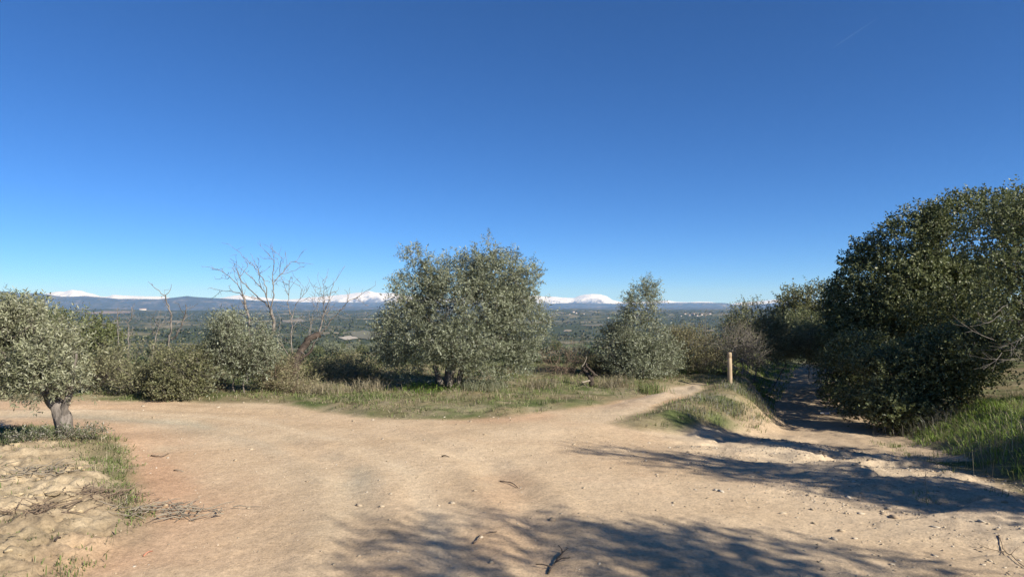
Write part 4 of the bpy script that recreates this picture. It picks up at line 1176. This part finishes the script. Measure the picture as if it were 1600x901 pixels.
root_xyz = hit(265, 803)
tp_ = thing('twig_pile', 'low heap of dry pruned twigs lying at the left edge of the road', 'twigs', root_xyz)
g = Geo()
for k in range(80):
    x_ = root_xyz[0] + rng.normal(0, .20); y_ = root_xyz[1] + rng.normal(0, .09)
    a = rng.normal(0, 1.1) + (0 if rng.random() < .6 else 3.14); L_ = rng.uniform(.05, .26)
    d = np.array([math.cos(a), math.sin(a) * .7, rng.uniform(-.02, .22)])
    p0 = np.array([x_, y_, h1(x_, y_) + .012 + abs(rng.normal(0, .018))])
    pts = p0 + d * L_ * np.linspace(0, 1, 5)[:, None] + np.cumsum(rng.normal(0, .006, (5, 3)), 0)
    pts[:, 2] = np.maximum(pts[:, 2], H(pts[:, 0], pts[:, 1]) + .004)
    tube(g, pts, np.linspace(.0055, .002, 5), 4)
link('twigs', g.mesh('twigs', M['greytwig'], True, root_xyz), tp_)['kind'] = 'stuff'
for n_, (u, v, lab) in enumerate([(60, 745, 'grey dry twigs tangled over the upper dug soil at the left'), (55, 800, 'dark twiggy tangle half buried in the pale dug soil'), (170, 775, 'sprawl of dry stems between the dug soil and the red earth')]):
    rx = hit(u, v)
    t_ = thing('dry_brush', lab, 'twigs', rx, 'dry brush on the dug soil')
    g = Geo()
    for k in range(60):
        x_ = rx[0] + rng.normal(0, .16); y_ = rx[1] + rng.normal(0, .10)
        a = rng.uniform(0, 6.28); L_ = rng.uniform(.06, .26)
        d = np.array([math.cos(a), math.sin(a), rng.uniform(0, .35)])
        p0 = np.array([x_, y_, h1(x_, y_) + .008])
        pts = p0 + d * L_ * np.linspace(0, 1, 5)[:, None] + np.cumsum(rng.normal(0, .007, (5, 3)), 0)
        pts[:, 2] = np.maximum(pts[:, 2], H(pts[:, 0], pts[:, 1]) + .004)
        tube(g, pts, np.linspace(.0045, .0018, 5), 4)
    link('twigs', g.mesh('twigs', M['twig' if n_ else 'greytwig'], True, rx), t_)['kind'] = 'stuff'

# scrap of litter in the lane
x_, y_, z_ = hit(1289, 648)
rngp = np.random.default_rng(95)
gx, gy = np.meshgrid(np.linspace(-1, 1, 7), np.linspace(-1, 1, 6))
hz = .45 * rngp.random(gx.shape)
Vp = np.stack([gx * .11 + .03 * rngp.normal(size=gx.shape), gy * .07 + .02 * rngp.normal(size=gx.shape), hz * .16], -1).reshape(-1, 3)
ii = np.arange(5)[:, None] * 7; jj = np.arange(6)[None]
Qp = np.stack([ii + jj, ii + jj + 1, ii + 7 + jj + 1, ii + 7 + jj], -1).reshape(-1, 4)
o = link('paper_scrap', mesh_np('paper_scrap', Vp, Qp, M['paper']), None, (x_, y_, z_ + .005))
sol = o.modifiers.new('thickness', 'SOLIDIFY'); sol.thickness = .002
tag(o, 'small crumpled white scrap of litter in the dark sunken lane', 'litter')

# ------------------------------------------------------------------ valley: woods, single trees, fields, houses
def far_wood():
    rng = np.random.default_rng(101)
    n = 19000
    lr = rng.uniform(math.log(45), math.log(7500), n); r = np.exp(lr)
    az = np.radians(rng.uniform(-40, 26, n))
    x, y = r * np.sin(az), r * np.cos(az)
    f = fbm(x / 60, y / 60, 4, 71); f2 = fbm(x / 420, y / 420, 4, 72)
    keep = rng.random(n) < np.clip(.72 - 1.4 * f - 1.2 * f2, .06, 1)
    for fp in FIELD_POLYS: keep &= poly_sd(x, y, fp) < 0
    x, y, r = x[keep], y[keep], r[keep]; n = len(x)
    z = H(x, y, False)
    s = rng.uniform(.7, 1.5, n) * np.interp(np.log(r), np.log([45, 150, 1000, 7500]), [.8, 1.5, 3.2, 7.0])
    k = np.where(r < 400, 30, np.where(r < 1500, 15, 8))
    rep = np.repeat(np.arange(n), k); m = len(rep)
    d = unit(rng.normal(size=(m, 3)))
    d[:, 2] = np.abs(d[:, 2]) * 1.1 - .12
    c = np.stack([x, y, z], -1)[rep] + d * (s[rep] * rng.uniform(.55, 1.0, m))[:, None] * np.array([1, 1, .95])
    c[:, 2] += s[rep] * .25
    t1 = unit(np.cross(d, rng.normal(size=(m, 3)))); t2 = np.cross(d, t1)
    q = (s[rep] * np.where(r[rep] < 400, .25, np.where(r[rep] < 1500, .39, .62)) * rng.uniform(.6, 1.3, m))[:, None]
    t1 = t1 + d * rng.normal(0, .4, (m, 1))
    V = np.stack([c + t1 * q, c - t1 * q * .5 + t2 * q * .87, c - t1 * q * .5 - t2 * q * .87], 1).reshape(-1, 3)
    tone = rng.uniform(.7, 1.3, n)
    base = np.array([(.06, .073, .032), (.09, .10, .048), (.14, .13, .075), (.045, .056, .026)])[rng.choice(4, n, p=[.4, .25, .12, .23])] * tone[:, None]
    C = np.repeat(base[rep] * rng.uniform(.7, 1.3, (m, 1)), 3, 0)
    o = link('woodland', mesh_np('woodland', V, np.arange(m * 3).reshape(-1, 3), M['scrub'], C))
    o['kind'] = 'stuff'; tag(o, 'dark scrubby woodland covering the valley below', 'woodland')

FIELDS = [([(548, 521), (566, 516), (590, 519), (602, 527), (575, 531), (556, 528)], (.15, .14, .09), 'field'),
          ([(528, 527), (548, 525), (560, 529), (540, 532)], (.42, .36, .28), 'field'),
          ([(876, 540), (900, 537), (925, 540), (922, 547), (890, 549)], (.11, .135, .05), 'field'),
          ([(888, 547), (915, 546), (912, 551), (893, 552)], (.30, .25, .18), 'field'),
          ([(128, 489), (160, 486), (205, 486), (203, 489), (150, 491)], (.24, .19, .14), 'field'),
          ([(905, 508), (940, 506), (958, 508), (930, 510)], (.14, .125, .08), 'field'),
          ([(440, 500), (470, 498), (476, 502), (450, 504)], (.22, .19, .14), 'field'),
          ([(520, 546), (545, 543), (556, 546), (535, 549)], (.24, .20, .14), 'field')]
_rf = np.random.default_rng(77)
for _ in range(26):
    u_, v_ = _rf.uniform(440, 1130), _rf.uniform(486, 522)
    w_, h_ = _rf.uniform(5, 15), _rf.uniform(.8, 2.2)
    FIELDS.append(([(u_ - w_, v_), (u_ - w_ * .4, v_ - h_), (u_ + w_ * .7, v_ - h_ * .8), (u_ + w_, v_ + h_ * .3), (u_ + w_ * .2, v_ + h_)], tuple(np.array([(.24, .20, .14), (.17, .16, .09), (.30, .25, .18), (.13, .15, .07)][int(_rf.integers(4))])), 'field'))
FIELD_POLYS = []
for poly, c, nm in FIELDS:
    pts = [hit(*p) for p in poly]
    if any(p is None for p in pts): continue
    FIELD_POLYS.append([(p[0], p[1]) for p in pts])
    xy = np.array([(p[0], p[1]) for p in pts]); cen = xy.mean(0)
    ts = np.linspace(0, 1, 9)
    edge = np.concatenate([xy[i] + (xy[(i + 1) % len(xy)] - xy[i]) * np.linspace(0, 1, 5)[:-1, None] for i in range(len(xy))])
    ne = len(edge)
    V = np.concatenate([cen + (edge - cen) * t for t in ts[1:]] + [cen[None]])
    lift = .003 * np.hypot(*cen) ** .8
    Vz = H(V[:, 0], V[:, 1], False) + min(lift, 1.2)
    i = np.arange(len(ts) - 2)[:, None] * ne; j = np.arange(ne)[None]; j2 = (j + 1) % ne
    Q = np.stack([i + j, i + ne + j, i + ne + j2, i + j2], -1).reshape(-1, 4)
    T = np.stack([np.full(ne, len(V) - 1), np.arange(ne), (np.arange(ne) + 1) % ne], -1)
    cc = np.array(c)[None] * (1 + .2 * fbm(V[:, 0] / 15, V[:, 1] / 15, 3, 7))[:, None]
    o = link(nm, mesh_np(nm, np.column_stack([V, Vz]), [Q, T], M['far'], cc)); o['kind'] = 'structure'
far_wood()

# single orchard trees on the slope below the rim
proto = []
for k in range(3):
    rngk = np.random.default_rng(500 + k)
    lobs = [(0, 0, 2.0, 1.5, 1.5, 1.2), (.8, .2, 1.7, 1.0, 1.0, .9), (-.7, -.3, 1.8, 1.0, 1.0, 1.0)]
    V, Q, C, P_, ax, L_ = leaves(rngk, lobs, 520, 6, .5, .24, .11, OLIVE_C if k != 1 else OAK_C, void=.38, vscale=1.0)
    cm = mesh_np('crown', V, Q, M['olive'], C)
    g = Geo()
    for pp, rr_ in skeleton(rngk, curve([(0, 0, -.3), (.05, 0, .5), (0, .05, 1.1)], .2), P_[:24], step=.35, rtip=.02): tube(g, pp, rr_, 5)
    proto.append((cm, g.mesh('trunk', M['bark'], True)))
spots = [(486, 552), (497, 560), (508, 547), (520, 556), (533, 550), (545, 561), (556, 547), (567, 556), (579, 550), (590, 558), (868, 552), (884, 557), (905, 555)]
rngs = np.random.default_rng(55)
ORD = ['first', 'second', 'third', 'fourth', 'fifth', 'sixth', 'seventh', 'eighth', 'ninth', 'tenth', 'eleventh', 'twelfth']
counts = {'left': 0, 'right': 0}
for k, (u, v) in enumerate(spots):
    p = hit(u, v)
    if p is None or np.hypot(p[0], p[1]) < 30: continue
    cm, tm = proto[k % 3]
    side = 'left' if u < 700 else 'right'
    lab = '%s round slope tree from the left, seen %s the central olive' % (ORD[counts[side]], 'left of' if side == 'left' else 'right of'); counts[side] += 1
    t_ = thing('orchard_tree', lab, 'tree', p, 'orchard trees %s of the central olive' % side)
    s = np.hypot(p[0], p[1]) * 10.0 / FPX / 1.6 * rngs.uniform(.8, 1.2)
    s = float(np.clip(s, .6, 3.0)); t_.scale = (s, s, s); t_.rotation_euler = (0, 0, rngs.uniform(0, 6.28))
    link('crown', cm, t_); link('trunk', tm, t_)

# white houses of the far village, a shed in the plain
m_wall = rough_mat("whitewash", (.40, .37, .33), (.55, .52, .47), .5, .1, .01)
m_roof = rough_mat("roof_tile", (.28, .15, .10), (.40, .24, .16), 1.5, .2, .02)
g = Geo(); V = np.array([(-1, -1, -.6), (1, -1, -.6), (1, 1, -.6), (-1, 1, -.6), (-1, -1, 1), (1, -1, 1), (1, 1, 1), (-1, 1, 1)], float)
V[:, :2] *= np.array([1, .7])
g.add(V, Q=[(0, 1, 5, 4), (1, 2, 6, 5), (2, 3, 7, 6), (3, 0, 4, 7), (4, 5, 6, 7)]); wall_me = g.mesh('wall', m_wall)
g = Geo(); V = np.array([(-1.08, -.8, 1.003), (1.08, -.8, 1.003), (1.08, .8, 1.003), (-1.08, .8, 1.003), (-1.08, 0, 1.4), (1.08, 0, 1.4)])
g.add(V, Q=[(0, 1, 5, 4), (2, 3, 4, 5), (0, 3, 2, 1)], T=[(0, 4, 3), (1, 2, 5)]); roof_me = g.mesh('roof', m_roof)
def house(u, v, wpx, lab, group, flat_=1.0):
    p = hit(u, v)
    if p is None: return
    s = wpx * .38 * np.hypot(p[0], p[1]) / FPX
    t_ = thing('house', lab, 'house', p, group)
    t_.scale = (s, s, s * .7 * flat_); t_.rotation_euler = (0, 0, rngs.uniform(-.4, .4) - math.atan2(p[0], p[1]))
    link('wall', wall_me, t_); link('roof', roof_me, t_)
house(223, 484, 11, 'long low white shed shining in the plain at the left', None, .5)
for n_, (u, v) in enumerate(sorted([(1070, 491), (1077, 493), (1083, 491.5), (1089, 493.5), (1096, 492), (1103, 493), (1064, 494), (1109, 491)])):
    house(u, v, rngs.uniform(3, 5.5), '%s tiny pale house from the left in the far village right of the slender olive' % ORD[n_], 'houses of the far village')
for n_, (u, v) in enumerate(sorted([(896, 488), (900, 489.5), (905, 488), (890, 491), (912, 490.5), (950, 497)])):
    house(u, v, rngs.uniform(2.6, 4.6), '%s tiny pale house from the left on the far hillside beside the central olive' % ORD[n_], 'houses on the far hillside')

# ------------------------------------------------------------------ contrail
def contrail():
    a, b_ = ray(1300, 76), ray(1369, 30)
    alt = 9500.
    A, B_ = a * (alt / a[2]), b_ * (alt / b_[2])
    n = 60
    t = np.linspace(0, 1, n)[:, None]
    P = A * (1 - t) + B_ * t
    mid = (A + B_) / 2
    rng = np.random.default_rng(5)
    rad = 26 * (.25 + .75 * np.sin(np.pi * np.clip(t[:, 0] * .97 + .03, 0, 1)) ** .5) * rng.uniform(.8, 1.2, n)
    g = Geo(); tube(g, P, rad, 10)
    m = bpy.data.materials.new('ice_trail'); m.use_nodes = True
    N, L = m.node_tree.nodes, m.node_tree.links
    N.remove(N['Principled BSDF'])
    v = N.new('ShaderNodeVolumePrincipled'); v.inputs['Color'].default_value = (.95, .97, 1, 1); v.inputs['Density'].default_value = .0006
    L.new(v.outputs[0], N['Material Output'].inputs['Volume'])
    o = link('contrail', g.mesh('contrail', m, True, mid), None, mid)
    tag(o, 'faint short white vapour trail high in the sky at upper right', 'contrail')
contrail()

# ------------------------------------------------------------------ haze
def haze():
    x0, x1, y0, y1, z0, z1 = -60000, 60000, -2000, 46000, -700, 1050
    V = np.array([(x, y, z) for x in (x0, x1) for y in (y0, y1) for z in (z0, z1)], float)
    Q = [(0, 1, 3, 2), (4, 6, 7, 5), (0, 4, 5, 1), (2, 3, 7, 6), (0, 2, 6, 4), (1, 5, 7, 3)]
    m = bpy.data.materials.new('thin_air'); m.use_nodes = True
    N, L = m.node_tree.nodes, m.node_tree.links
    N.remove(N['Principled BSDF'])
    v = N.new('ShaderNodeVolumePrincipled')
    v.inputs['Color'].default_value = (.27, .525, 1, 1); v.inputs['Absorption Color'].default_value = (1, 1, 1, 1); v.inputs['Density'].default_value = 2.9e-5; v.inputs['Anisotropy'].default_value = 0.0
    L.new(v.outputs[0], N['Material Output'].inputs['Volume'])
    o = link('haze', mesh_np('haze', V, np.array(Q), m)); o['kind'] = 'stuff'
    tag(o, 'thin blue haze over the valley and the mountains', 'haze')
haze()
